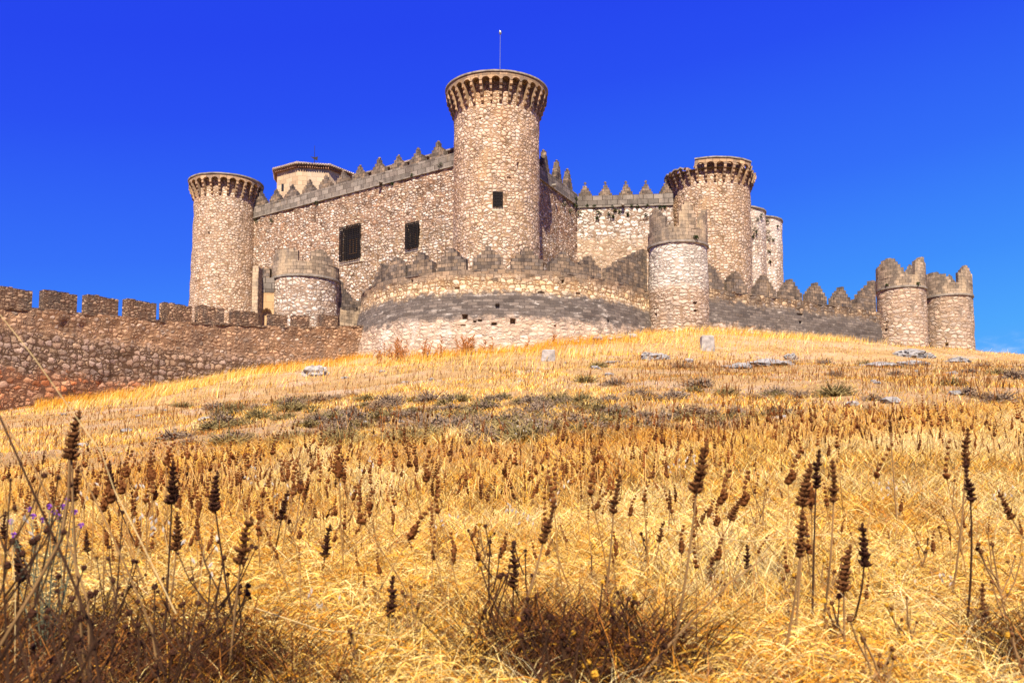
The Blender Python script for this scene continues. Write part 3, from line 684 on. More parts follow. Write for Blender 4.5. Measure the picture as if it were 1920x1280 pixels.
# --- two plain towers behind on the right
for (px, Y_, r_, py, lab, sd_) in ((1383, 85, 2.62, 388, 'plain pale round tower with tufts of plants, half hidden behind the right hand big tower', 4),
                                  (1415, 90, 2.70, 406, 'farthest pale round tower of the castle, outermost on the right with green tufts', 6)):
    x_ = X(px, Y_, 450); t_ = empty('round_tower', (x_, Y_, 11), lab, 'tower'); p_ = Ring(x_, Y_, r_); zt = Z(py, Y_ - r_)
    shell('shaft', p_, 9, zt, M['tower_rear'], t_, rough=0.04, step=0.2, seed=sd_)
    slab('coping', p_, 0, p_.L, zt + 0.12, -0.35, 0.10, M['cap'], t_, 0.13, 0.3, 0.02)
    mb = MB(); mb.add([(x_ + (r_ - .2) * math.cos(a_), Y_ + (r_ - .2) * math.sin(a_), zt - .1) for a_ in np.linspace(0, 2 * math.pi, 33)[:-1]], [tuple(range(32))]); mb.build('tower_top', M['cap'], t_)
TB = [(X(1383, 85, 450), 85, 2.62), (X(1415, 90, 450), 90, 2.70)]

# --- curtain wall left of the central tower
zc_ = Z(290, 65.5)
a_ = P(862, 290, 64.9); b_ = P(462, 400, 79.2)
pcl = Path([(b_.x + (a_.x - b_.x) * t, b_.y + (a_.y - b_.y) * t) for t in np.linspace(0, 1, 30)], 1)
cl = empty('curtain_wall', ((a_.x + b_.x) / 2, (a_.y + b_.y) / 2, 11), 'high rubble castle wall with two barred windows, left of the tallest tower', 'castle wall')
def upz(path, px, py):
    z = 15.0
    for _ in range(6):
        u = path.u_px(px, z); x, y = path.at(u); z = P(px, py, float(y)).z
    return float(u), float(z)
uA, zA = upz(pcl, 658, 455); uB, zB = upz(pcl, 774, 441.5)
def pxw(path, u, z, px0, px1):
    return abs(path.u_px(px1, z) - path.u_px(px0, z))
wA = pxw(pcl, uA, zA, 640, 677); hA = Z(424, float(pcl.at(uA)[1])) - Z(486, float(pcl.at(uA)[1]))
wB = pxw(pcl, uB, zB, 763, 786); hB = Z(419, float(pcl.at(uB)[1])) - Z(464, float(pcl.at(uB)[1]))
band = 0.95
shell('wall_face', pcl, 9, zc_ - band, M['curtain'], cl, pits=[(uA, zA, wA * .92, hA * .94, 0.4), (uB, zB, wB * .92, hB * .94, 0.4)], rough=0.06, step=0.16, seed=2)
shell('parapet', pcl, zc_ - band, zc_, M['parapet'], cl, off=0.07, rough=0.02, step=0.25)
slab('parapet_ledge', pcl, 0, pcl.L, zc_ + 0.004, -0.5, 0.07, M['parapet'], cl, 0.1, 0.5)
slab('parapet_foot', pcl, 0, pcl.L, zc_ - band + 0.02, -0.1, 0.12, M['cap'], cl, 0.08, 0.5, 0.01)
wall_back(pcl, 9, zc_ - 0.01, 1.6, M['curtain'], cl)
grille(pcl, uA, zA, wA, hA, cl, n=12, m=17); grille(pcl, uB, zB, wB, hB, cl, n=9, m=14)
for px, py in ((488, 371), (516, 362), (546, 352), (578, 342), (609.5, 332.6), (642, 324), (673, 313), (709, 301), (745.6, 290), (782, 276), (820, 263)):
    u, z = upz(pcl, px, py); merlon(pcl, u, 1.42, zc_, 1.10 + rnd.uniform(-.14, .10), STEP_LOW, M['merlon'], cl, 0.05, 0.42, ball=True)
for px, py in ((717, 343),):
    u, z = upz(pcl, px, py); mb = MB(); a1 = pcl.at(u, -.1); a2 = pcl.at(u, .45)
    mb.tube([(a1[0], a1[1], z), (a2[0], a2[1], z - .03)], 0.12, 8); mb.build('drain_spout', M['cap'], cl)
# tiled roof edge just behind the merlons
rf = empty('tiled_roof', ((a_.x + b_.x) / 2, (a_.y + b_.y) / 2 + 2, zc_), 'low tiled roof edge peeping between the merlons left of the tallest tower', 'roof')
u_r0, _ = upz(pcl, 640, 330); mb = MB(); V = []
for u in arr(u_r0, pcl.L - 0.8, 0.18):
    p1 = pcl.at(u, -1.3); p2 = pcl.at(u, -4.5); mb.tube([(p1[0], p1[1], zc_ + 1.02), (p2[0], p2[1], zc_ + 1.9)], 0.085, 5)
mb.build('tile_row', M['tile_pale'], rf)
slab('roof_wall', pcl, u_r0, pcl.L - 0.6, zc_ + 0.95, -1.75, -1.5, M['wood'], rf, 1.5, 0.8)

# --- curtain walls right of the central tower
a_ = P(1000, 322, 67.0); c2 = P(1082, 372, 75.0)
zc2 = zc_
p1_ = Path([(a_.x + (c2.x - a_.x) * t, a_.y + (c2.y - a_.y) * t) for t in np.linspace(0, 1, 16)], 1)
c1 = empty('curtain_wall', (c2.x - 1, c2.y - 3, 11), 'short shaded castle wall receding just right of the tallest tower', 'castle wall')
shell('wall_face', p1_, 9, zc2 - band, M['curtain'], c1, rough=0.06, step=0.16, seed=21)
shell('parapet', p1_, zc2 - band, zc2, M['parapet'], c1, off=0.07, rough=0.02, step=0.25)
slab('parapet_ledge', p1_, 0, p1_.L, zc2 + 0.004, -0.5, 0.07, M['parapet'], c1, 0.1, 0.5)
slab('parapet_foot', p1_, 0, p1_.L, zc2 - band + 0.02, -0.1, 0.12, M['cap'], c1, 0.08, 0.5, 0.01)
wall_back(p1_, 9, zc2 - 0.01, 1.2, M['curtain'], c1)
for px, py in ((1023, 299), (1047, 316), (1067, 332)):
    u, z = upz(p1_, px, py + 20); merlon(p1_, u, 1.3, zc2, 1.55, STEP_FINE, M['merlon'], c1, 0.05, 0.42, ball=True)
u, z = upz(p1_, 1034, 348); mb = MB(); a1 = p1_.at(u, -.1); a2 = p1_.at(u, .45); mb.tube([(a1[0], a1[1], z), (a2[0], a2[1], z - .03)], 0.12, 8); mb.build('drain_spout', M['cap'], c1)
d2 = P(1262, 366, 74.2)
p2_ = Path([(c2.x + (d2.x - c2.x) * t, c2.y + (d2.y - c2.y) * t) for t in np.linspace(0, 1, 16)], 1)
c3 = empty('curtain_wall', ((c2.x + d2.x) / 2, c2.y, 11), 'tan rubble castle wall facing front, between the tallest and the right hand big tower', 'castle wall')
zc3 = Z(365, 74.5)
shell('wall_face', p2_, 9, zc3 - band, M['back_curtain'], c3, rough=0.04, step=0.18, seed=31)
shell('parapet', p2_, zc3 - band, zc3, M['parapet'], c3, off=0.08, rough=0.02, step=0.25)
slab('parapet_ledge', p2_, 0, p2_.L, zc3 + 0.004, -0.5, 0.08, M['parapet'], c3, 0.1, 0.5)
slab('parapet_foot', p2_, 0, p2_.L, zc3 - band + 0.02, -0.1, 0.13, M['cap'], c3, 0.08, 0.5, 0.01)
wall_back(p2_, 9, zc3 - 0.01, 1.2, M['back_curtain'], c3)
for px in (1097, 1135, 1173.5, 1211, 1248):
    u, z = upz(p2_, px, 350); merlon(p2_, u, 1.12, zc3, 1.06, STEP_FINE, M['merlon'], c3, 0.05, 0.42, ball=True)
u, z = upz(p2_, 1168, 384); mb = MB(); a1 = p2_.at(u, -.1); a2 = p2_.at(u, .5); mb.tube([(a1[0], a1[1], z), (a2[0], a2[1], z - .03)], 0.13, 8); mb.build('drain_spout', M['cap'], c3)

# --- octagonal lantern tower behind the left curtain
OY = 92; OX = X(589, OY, 330); oc_ = empty('octagonal_tower', (OX, OY, 11), 'ochre octagonal tower with a low tiled roof behind the left castle wall', 'tower')
oR = 3.95; zE = Z(322, OY - 2.5)
ang = [R(-90 - 11 + 45 * k) for k in range(9)]
corn = [(OX + oR * math.cos(a1), OY + oR * math.sin(a1)) for a1 in ang]
mb = MB(); ul = 0
for k in range(8):
    (x0, y0), (x1, y1) = corn[k], corn[k + 1]; L_ = math.hypot(x1 - x0, y1 - y0)
    mb.add([(x0, y0, 18), (x1, y1, 18), (x1, y1, zE), (x0, y0, zE)], [(0, 1, 2, 3)], [(ul, 18), (ul + L_, 18), (ul + L_, zE), (ul, zE)]); ul += L_
mb.build('wall', M['lantern'], oc_)
rfm = MB(); eaveR = oR + 0.42; apex = Vector((OX, OY, zE + 1.55))
for k in range(8):
    p0 = Vector((OX + eaveR * math.cos(ang[k]), OY + eaveR * math.sin(ang[k]), zE + 0.32)); p1 = Vector((OX + eaveR * math.cos(ang[k + 1]), OY + eaveR * math.sin(ang[k + 1]), zE + 0.32))
    rfm.add([p0, p1, apex], [(0, 1, 2)]); q0 = Vector((OX + oR * math.cos(ang[k]), OY + oR * math.sin(ang[k]), zE + 0.18)); q1 = Vector((OX + oR * math.cos(ang[k + 1]), OY + oR * math.sin(ang[k + 1]), zE + 0.18))
    rfm.add([p0 - Vector((0, 0, .05)), p1 - Vector((0, 0, .05)), q1, q0], [(3, 2, 1, 0)])
    nrow = 13
    for i in range(nrow):      # tile rows running to the eave
        f = (i + .5) / nrow; e = p0.lerp(p1, f); tgt = p0.lerp(p1, .5 + (f - .5) * .15).lerp(apex, .8); rfm.tube([e + (e - apex) * 0.02, e.lerp(tgt, 1 - abs(f - .5) * 1.6)], 0.11, 5)
    rfm.tube([p0, apex], 0.13, 6)
roof_ = rfm.build('roof', M['tile_pale'], oc_)
cm = MB()
for k in range(8):
    p0 = Vector((OX + (oR + .12) * math.cos(ang[k]), OY + (oR + .12) * math.sin(ang[k]), zE)); p1 = Vector((OX + (oR + .12) * math.cos(ang[k + 1]), OY + (oR + .12) * math.sin(ang[k + 1]), zE))
    nb = 14
    for i in range(nb):
        e = p0.lerp(p1, (i + .5) / nb); d = (p1 - p0).normalized(); Mx = Matrix(((d.x, -d.y, 0), (d.y, d.x, 0), (0, 0, 1)))
        cm.box(e + Vector((0, 0, .02)), (0.11, 0.34, 0.16), Mx)
cm.build('cornice', M['tile'], oc_)
mb = MB(); e = P(530, 352, OY - oR + .3); mb.box((e.x, e.y - .02, e.z), (.22, .1, .75)); mb.build('window', M['dark'], oc_)
wv = empty('weathervane', (OX + .2, OY, apex.z), 'small dark iron weathervane on the octagonal tower roof', 'weathervane')
mb = MB(); bx = OX + X(600, OY) - X(589, OY); 
wv.location.x = OX
mb.tube([(OX, OY, apex.z - .1), (OX, OY, apex.z + 2.1)], [0.04, 0.02], 5); mb.build('mast', M['iron'], wv)
mb = MB(); mb.add([(OX - .45, OY, apex.z + .95), (OX - .1, OY, apex.z + .7), (OX + .3, OY, apex.z + .5), (OX + .35, OY, apex.z + .95), (OX, OY, apex.z + .85)], [(0, 1, 4), (1, 2, 3, 4)]); mb.add([(OX - .45, OY+.03, apex.z + .95), (OX - .1, OY+.03, apex.z + .7), (OX + .3, OY+.03, apex.z + .5), (OX + .35, OY+.03, apex.z + .95), (OX, OY+.03, apex.z + .85)], [(4, 1, 0), (4, 3, 2, 1)])
mb.build('arrow', M['iron'], wv)

# --- bastion: round barrier wall in front of the central tower
BX, BY, BR = CXc + 0.35, 64.0, 10.0
zB_ = Z(504, BY - BR)
th = [R(a1) for a1 in np.linspace(172, 318, 70)]
pts = [(BX + BR * math.cos(a1), BY + BR * math.sin(a1)) for a1 in th]
tend = P(1225, 560, 60.5); pts += [(pts[-1][0] + (tend.x - pts[-1][0]) * t, pts[-1][1] + (tend.y - pts[-1][1]) * t) for t in (.25, .5, .75, 1.0)]
pb = Path(pts, 1)
ba = empty('barrier_wall', (BX, BY - BR, gz(BX, BY - BR)), 'curved outer wall with stepped merlons and a dark band, in front of the tallest tower', 'wall')
def bp(px, py, w_, h_, d_): u, z = upz(pb, px, py); return (u, z, w_, h_, d_)
bpits = [bp(874, 596, .35, .3, .5), bp(927, 610, .3, .16, .35), bp(961, 604, .32, .34, .6), bp(902, 603, .24, .12, .3), bp(933, 576, .24, .24, .2), bp(769, 526, .14, .18, .4), bp(1057.5, 527, .2, .22, .4), bp(728, 622, .12, .3, .3), bp(892, 605, .2, .14, .3),
         bp(1036, 613, .16, .14, .25), bp(1134, 604, .14, .14, .25), bp(1084, 550, .3, .12, .2), bp(1015, 548, .4, .1, .15), bp(856, 540, .3, .12, .15), bp(872, 612, .3, .1, .2), bp(1057.5, 515, .05, .5, .3)]
bat = lambda z: np.clip(12.9 - z, 0, 6) * 0.20 - np.clip(z - 12.9, 0, .02) * 6
shell('wall_face', pb, 7.5, zB_, M['bastion'], ba, batter=bat, pits=bpits, rough=0.06, step=0.14, seed=41)
TO = -0.12
slab('wall_top', pb, 0, pb.L, zB_ + 0.004, -0.75, TO, M['merlon'], ba, 0.1, 0.4, 0.015)
wall_back(pb, 8, zB_ - 0.01, 0.75, M['bastion'], ba)
for px, wpx, tz in ((711, 0, 1.25), (738, 0, 1.4), (784, 0, 1.42), (844, 0, 1.42), (915, 60, 1.45), (989, 55, 1.42), (1059, 0, 1.3), (1109, 0, 1.25)):
    u, z = upz(pb, px, 490); merlon(pb, u, 1.95 if px > 720 else 1.8, zB_, tz, STEP_BIG, M['merlon'], ba, TO, 0.5)
u0_, _ = upz(pb, 1143, 520); u1_, _ = upz(pb, 1216, 500)
merlon(pb, (u0_ + u1_) / 2, (u1_ - u0_), zB_ - .05, 2.75, [.30, .42, .53, .63, .72, .82, .91, 1.0], M['merlon'], ba, TO, 0.5)

def turret(label, px, Yc, r, z0, zs, zg, zm, mers, mat, batk=0.01, pits=(), cat='turret', pm='turret_top', seed=0):
    x_ = X(px, Yc, 500); t_ = empty('turret', (x_, Yc, gz(x_, Yc)), label, cat); p_ = Ring(x_, Yc, r)
    pp = []
    for (qx, qy, w_, h_, d_) in pits: u, z = upz(p_, qx, qy); pp.append((u, z, w_, h_, d_))
    shell('wall_face', p_, z0, zs, mat, t_, batter=lambda z: np.clip(zs - z, 0, 20) * batk, pits=pp, rough=0.04, step=0.13, seed=seed)
    string_course(p_, zs + 0.07, t_)
    shell('parapet', p_, zs + 0.07, zg, M[pm], t_, off=0.03, rough=0.03, step=0.15, seed=seed)
    slab('parapet_ledge', p_, 0, p_.L, zg + 0.004, -0.38, 0.03, M[pm], t_, 0.1, 0.2, 0.02)
    mb = MB(); mb.add([(x_ + (r - .05) * math.cos(a1), Yc + (r - .05) * math.sin(a1), zs - .1) for a1 in np.linspace(0, 2 * math.pi, 33)[:-1]], [tuple(range(32))]); mb.build('turret_floor', M['cap'], t_)
    for (pha, phb, prof) in mers:
        ua, ub = R(pha + 180) * r, R(phb + 180) * r; n = len(prof)
        merlon(p_, (ua + ub) / 2, ub - ua, zg, zm - zg, prof, M[pm], t_, 0.03, 0.36, j=0.025)
    return t_, p_
FRZ = [(f) for f in (.45, .6, .75, .9, 1, .9, .75, .6, .45)]
tC, pC = turret('stubby round turret with pale middle, standing before the right hand big tower', 1271.5, 60.2, 1.96, 8.5, Z(451, 58.2), Z(424, 58.2), Z(388, 58.2),
    [(-80, -34, [.85, .9, 1.0, 1.1, .95, .9, .75, .65]), (-8, 26, [.8, 1.1, 1.28, 1.25, 1.05, .75]), (41, 82, [.62, .8, .95, 1.12, .98, .9]), (165, 205, FRZ)],
    M['turret'], pits=[(1303, 568, .3, .14, .25), (1303, 573, .1, .35, .2), (1303, 583, .25, .14, .3), (1230, 590, .2, .22, .2), (1230, 578, .05, .55, .2), (1230, 579, .45, .05, .15), (1227, 440, .15, .15, .3)], seed=51)
tA, pA = turret('greyish round turret with a cross shaped slit, left of the right end pair', 1687.5, 70, 1.80, 9, Z(536, 68.2), Z(515, 68.2), Z(480, 68.2),
    [(-100, -8, [.62, .68, .7, .8, .92, .96, 1, .96, .94, .75, .6, .4, .2]), (12, 78, [.75, .85, .95, 1.05, .8, .7, .78, .6]), (110, 150, FRZ), (180, 222, FRZ)],
    M['turret_grey'], pits=[(1661, 606, .06, .75, .25), (1661, 605, .5, .07, .2), (1661, 618.5, .22, .22, .3)], seed=61)
tB, pB = turret('round turret at the far right end of the outer wall, right one of the pair', 1774.5, 72, 1.80, 9, Z(551, 70.2), Z(529, 70.2), Z(498, 70.2),
    [(-110, -18, [.6, .65, .7, .72, .75, .72, .6, .55, .35]), (0, 50, [.6, .8, .95, 1.05, .9, .75, .5]), (62, 100, [.6, .7, .65, .55]), (130, 165, FRZ), (200, 232, FRZ)],
    M['turret_grey'], pits=[(1775, 646, .22, .22, .3), (1775, 643, .05, .4, .2)], seed=71)
tL, pL = turret('pale round turret with a grey parapet, standing before the left castle wall', 573.5, 63, 2.3, 8.5, Z(515, 60.7), Z(489, 60.7), Z(471, 60.7),
    [(-60, 0, [.9, 1.25, 1.35, 1.4, 1.38, 1.3, 1.2]), (22, 64, [1.1, 1.3, 1.4, 1.25, .9, .6]), (165, 195, FRZ)],
    M['turret_pale'], seed=81)

# --- barrier wall from the front turret to the far pair
zW = Z(533, 58.5)
s_ = P(1322, 560, 59.6); e_ = P(1648, 575, 68.4)
pw = Path([(s_.x + (e_.x - s_.x) * t, s_.y + (e_.y - s_.y) * t - 0.25 * math.sin(math.pi * t)) for t in np.linspace(0, 1, 24)], 1)
bw = empty('barrier_wall', ((s_.x + e_.x) / 2, (s_.y + e_.y) / 2, gz((s_.x + e_.x) / 2, (s_.y + e_.y) / 2)), 'long outer wall with stepped merlons and dark band, running right from the stubby turret', 'wall')
def wp(px, py, w_, h_, d_): u, z = upz(pw, px, py); return (u, z, w_, h_, d_)
shell('wall_face', pw, 8.5, zW, M['barrier'], bw, batter=lambda z: np.clip(13.4 - z, 0, 6) * 0.16, pits=[wp(1374, 535, .3, .16, .3), wp(1437, 548, .3, .25, .4), wp(1498, 605, .3, .2, .3), wp(1538, 572, .5, .12, .2), wp(1499, 590, .5, .1, .15), wp(1341, 528, .3, .2, .3), wp(1470, 559, .4, .12, .2)], rough=0.07, step=0.15, seed=91)
slab('wall_top', pw, 0, pw.L, zW + 0.004, -0.7, 0.0, M['merlon'], bw, 0.1, 0.4, 0.04)
wall_back(pw, 9, zW - 0.01, 0.7, M['barrier'], bw)
for px, p0, p1 in ((1382, 1362, 1402), (1436, 1416, 1456), (1485, 1465, 1505), (1533, 1514, 1552), (1580, 1562, 1599)):
    ua = pw.u_px(p0, zW + .5); ub = pw.u_px(p1, zW + .5); merlon(pw, (ua + ub) / 2, (ub - ua) * .93, zW, 1.4, [.42, .58, .76, .90, 1.06, .90, .74, .56, .40], M['merlon'], bw, 0.0, 0.5, j=.03)
ua = pw.u_px(1329, zW + .5); ub = pw.u_px(1357, zW + .5); merlon(pw, (ua + ub) / 2, ub - ua, zW, 1.7, [1, .9, .85, .7, .65, .5], M['merlon'], bw, 0, .5)
ua = pw.u_px(1607, zW + .5); ub = pw.u_px(1643, zW + .5); merlon(pw, (ua + ub) / 2, ub - ua, zW, 2.4, [.34, .50, .62, .74, .86, 1.0], M['merlon'], bw, 0, .5)

# --- short link wall between the gate turret and the bastion
s_ = P(628, 560, 63.2); e_ = P(712, 560, 66.0)
pk = Path([(s_.x + (e_.x - s_.x) * t, s_.y + (e_.y - s_.y) * t) for t in np.linspace(0, 1, 8)], 1)
lk = empty('barrier_wall', ((s_.x + e_.x) / 2, (s_.y + e_.y) / 2, gz((s_.x + e_.x) / 2, 64)), 'short grey stepped outer wall between the pale gate turret and the curved wall', 'wall')
zK = Z(582, 64.6)
shell('wall_face', pk, 7, zK, M['turret_top'], lk, rough=0.04, step=0.2)
slab('wall_top', pk, 0, pk.L, zK + .004, -.6, 0, M['merlon'], lk, .1, .4, .02); wall_back(pk, 8, zK - .01, .6, M['merlon'], lk)
ua = pk.u_px(634, zK + .5); ub = pk.u_px(668, zK + .5); merlon(pk, (ua + ub) / 2, ub - ua, zK, 1.95, [1, .95, .72, .62, .55, .45, .38], M['merlon'], lk, 0, .45)
ua = pk.u_px(674, zK + .5); ub = pk.u_px(708, zK + .5); merlon(pk, (ua + ub) / 2, ub - ua, zK, 2.3, [.3, .42, .5, .62, .75, .88, 1], M['merlon'], lk, 0, .45)

# --- gate piece left of the pale turret
g0 = P(474, 560, 61.5); g1 = P(514, 560, 61.5)
gt = empty('gateway', ((g0.x + g1.x) / 2, 61.5, gz((g0.x + g1.x) / 2, 61.5)), 'ochre plastered gateway with a blind arch and a grey buttress, left of the pale turret', 'gateway')
pg = Path([(g0.x + (g1.x - g0.x) * t, 61.5) for t in np.linspace(0, 1, 5)], 1)
zt1 = Z(548, 61.5); zt2 = Z(521, 61.5)
uarc = pg.u_px(499, 12); wa = pg.u_px(509, 12) - pg.u_px(489, 12); zsp = Z(590, 61.5)
gp = [(uarc, (7 + zsp) / 2, wa, zsp - 7, .3)] + [(uarc, zsp + (k + .5) * .08, wa * math.sqrt(max(0.02, 1 - ((k + .5) * .16 / wa) ** 2)), .08, .3) for k in range(int(wa / .16))]
mk_path = pg
def gate_face():
    us = np.linspace(0, pg.L, 60); zs = np.linspace(7, zt1, 90); UU, ZZ = np.meshgrid(us, zs)
    ins = (abs(UU - uarc) < wa / 2) & ((ZZ < zsp) | (((UU - uarc) ** 2 + (ZZ - zsp) ** 2) < (wa / 2) ** 2))
    T = np.where(ins, -0.28, 0.0); x, y = pg.at(UU, T)
    ix = np.arange(UU.size).reshape(UU.shape); Fc = np.c_[ix[:-1, :-1].ravel(), ix[:-1, 1:].ravel(), ix[1:, 1:].ravel(), ix[1:, :-1].ravel()]
    link('plaster_face', make_mesh('plaster_face', np.stack([x, y, ZZ], -1).reshape(-1, 3), Fc, M['plaster'], np.c_[UU.ravel(), ZZ.ravel()]), gt)
gate_face()
shell('upper_blocks', pg, zt1, zt2, M['parapet'], gt, off=.03, rough=.02, step=.2)
slab('gate_top', pg, 0, pg.L, zt2 + .004, -.7, .03, M['parapet'], gt, .1, .3); wall_back(pg, 7, zt2 - .01, .7, M['plaster'], gt)
bmx = MB(); hb = Z(500, 60.6) - 7; w_b = X(486, 60.9) - X(475, 60.9)
bmx.box(((X(475, 60.9) + X(486, 60.9)) / 2, 60.95, 7 + hb / 2), (w_b, 1.0, hb), j=.01); bmx.build('buttress', M['turret_top'], gt)
bmx = MB(); hb2 = .9; bmx.box(((X(487, 61.9) + X(503, 61.9)) / 2, 62.3, zt2 + .35), (X(503, 61.9) - X(488, 61.9), .5, .95), j=.02); bmx.build('merlon', M['merlon'], gt)

# --- lower field wall on the left
fw = [(-320, 38), (-150, 41), (0, 44), (100, 46), (200, 48.4), (300, 50.8), (400, 53.2), (500, 55.4), (600, 57.4), (690, 59.2)]
fpts = [(X(a1, b1, 650), b1) for a1, b1 in fw]
fx = np.array(fpts); tt = np.linspace(0, 1, 60); ti = np.linspace(0, 1, len(fx)); fx = np.c_[np.interp(tt, ti, fx[:, 0]), np.interp(tt, ti, fx[:, 1])]
pf = Path([tuple(v) for v in fx], 1)
fl = empty('field_wall', (fpts[5][0], fpts[5][1], gz(*fpts[5])), 'long low rubble wall with square merlons running in from the left edge', 'wall')
gap_px = [(0, 576), (75, 578), (150, 586), (230, 593), (300, 600), (370, 604), (450, 607), (540, 612), (620, 612), (690, 610)]
gu = []; gzz = []
for a1, b1 in gap_px:
    u, z = upz(pf, a1, b1); gu.append(u); gzz.append(z)
def ftop(u): return np.interp(u, gu, gzz)
shell('wall_face', pf, 2.5, 10, M['field_wall'], fl, batter=lambda z: np.clip(8.8 - z, 0, 8) * 0.03 + 0.05 * (z < 8.8), rough=0.09, step=0.16, ztop=ftop, zbot=lambda u: u * 0 + 2.5, seed=101)
slab('wall_top', pf, 0, pf.L, 0, -.7, 0.02, M['field_merlon'], fl, .12, .3, .03, zf=lambda u: float(ftop(u)) + .004)
wall_back(pf, 2.5, 8.8, .7, M['field_wall'], fl)
for (p0, p1) in ((-125, -65), (-50, 58), (81, 142), (162, 219), (237, 291), (306, 358), (372, 420), (435, 482), (505, 537), (549, 579), (600, 632)):
    if p0 == -50: p0 = -2
    zq = 9.4; ua = pf.u_px(p0, zq); ub = pf.u_px(p1, zq); um = (ua + ub) / 2
    if p0 < -60: ua, ub, um = um - .8, um + .8, um
    h_ = (1.02 if p0 < 400 else .85) * (1 if p0 < 500 else .9)
    merlon(pf, um, ub - ua, float(ftop(um)) - .05, h_, [1, .99, 1.01, 1, .985, 1.0, .99, 1.0], M['field_merlon'], fl, 0.02, 0.55, j=.03)

# ------------------------------------------------------------------ plants on the walls
def leaf_clump(name, loc, r, mat, label, cat, group=None, n=90, up=0.4, flat=1.0, leaf=0.06, parent=None, stemmat=None):
    rr = random.Random(int(loc[0] * 971 + loc[2] * 131)); mb = MB()
    for i in range(n):
        d = Vector((rr.gauss(0, 1), rr.gauss(0, 1), rr.gauss(0, 1) + up)).normalized() * r * rr.uniform(.25, 1) ; d.z *= flat
        t = Vector((rr.gauss(0, 1), rr.gauss(0, 1), rr.gauss(0, 1))).normalized(); b = t.cross(Vector((rr.gauss(0, 1), rr.gauss(0, 1), 1))).normalized(); s = leaf * rr.uniform(.6, 1.4)
        c = Vector(loc) + d; mb.add([c - t * s, c + b * s * .5, c + t * s, c - b * s * .5], [(0, 1, 2, 3)])
    o = mb.build(name, mat)
    return tag(o, label, cat, group)
def on_wall(px, py, path):
    u, z = upz(path, px, py); x, y = path.at(u, .08); return (float(x), float(y), z)
G1 = 'green tufts growing under the parapet of the front facing castle wall'
for px, py, s in ((1087, 401, .30), (1101, 387, .16), (1123, 399, .26), (1148, 388, .16), (1153, 395, .22), (1142, 403, .28), (1150, 407, .18), (1163, 399, .27), (1177, 403, .16), (1119.5, 410, .22), (1211, 405, .27), (1184, 387, .15), (1195, 388, .18), (1213, 386, .18), (1238, 390, .2), (1246, 389, .16), (1115, 388, .2)):
    leaf_clump('wall_plant', on_wall(px, py, p2_), s, M['green'], 'small dark green tuft growing high on the front facing castle wall', 'wall plant', G1, n=70)
G2 = 'green tufts on the receding wall beside the tallest tower'
for px, py, s in ((1056, 383, .3), (1076, 385, .3), (1068, 397, .3), (1078, 374, .2)):
    leaf_clump('wall_plant', on_wall(px, py, p1_), s, M['green'], 'dark green tuft in the corner right of the tallest tower', 'wall plant', G2, n=70)
G3 = 'tufts under the parapet of the left castle wall'
for px, py, s in ((482, 417, .34), (509, 415, .26), (595, 381, .22), (774, 330, .22), (828, 312, .3), (717, 347, .25), (737, 346, .2)):
    leaf_clump('wall_plant', on_wall(px, py, pcl), s, M['green'], 'dry green tuft hanging under the parapet of the left castle wall', 'wall plant', G3, n=60)
G4 = 'green tufts on the two plain rear towers'
for k, (px, py, s) in enumerate(((1419, 412, .35), (1414, 430, .4), (1426, 405, .25), (1411, 445, .2), (1417, 437, .3), (1437, 416, .35), (1437, 436, .35), (1441, 448, .35), (1449, 450, .2), (1441, 472, .25), (1443, 491, .2), (1457, 424, .15))):
    px_ = px; tb = TB[0] if px < 1430 else TB[1]; pr_ = Ring(*tb); leaf_clump('wall_plant', on_wall(px_, py, pr_), s, M['green'], 'green tuft growing on a plain rear tower right of the big broken tower', 'wall plant', G4, n=70)
leaf_clump('wall_plant', on_wall(1303, 447, pC), .22, M['green'], 'single green tuft on the string course of the stubby front turret', 'wall plant', n=80)
leaf_clump('wall_plant', on_wall(1720, 533, pA), .2, M['green'], 'dry tuft at the right of the string course on the cross slit turret', 'wall plant', n=70)
leaf_clump('wall_plant', on_wall(1664, 535, pA), .15, M['green'], 'tiny tuft at the left of the string course on the cross slit turret', 'wall plant', n=50)

BASE_PX = np.array([-300, 0, 100, 200, 300, 400, 500, 600, 690, 720, 780, 860, 940, 1020, 1100, 1160, 1220, 1270, 1325, 1400, 1500, 1600, 1650, 1690, 1740, 1775, 1820, 1835, 2100])
BASE_Y = np.array([38, 43.5, 45.5, 47.9, 50.3, 52.7, 54.9, 56.9, 58.6, 59, 55.2, 53.2, 52.7, 53.2, 54.6, 56.6, 58.6, 57.9, 58.6, 60.2, 63.2, 66, 67.4, 67.9, 69.2, 69.9, 70.9, 76, 80])
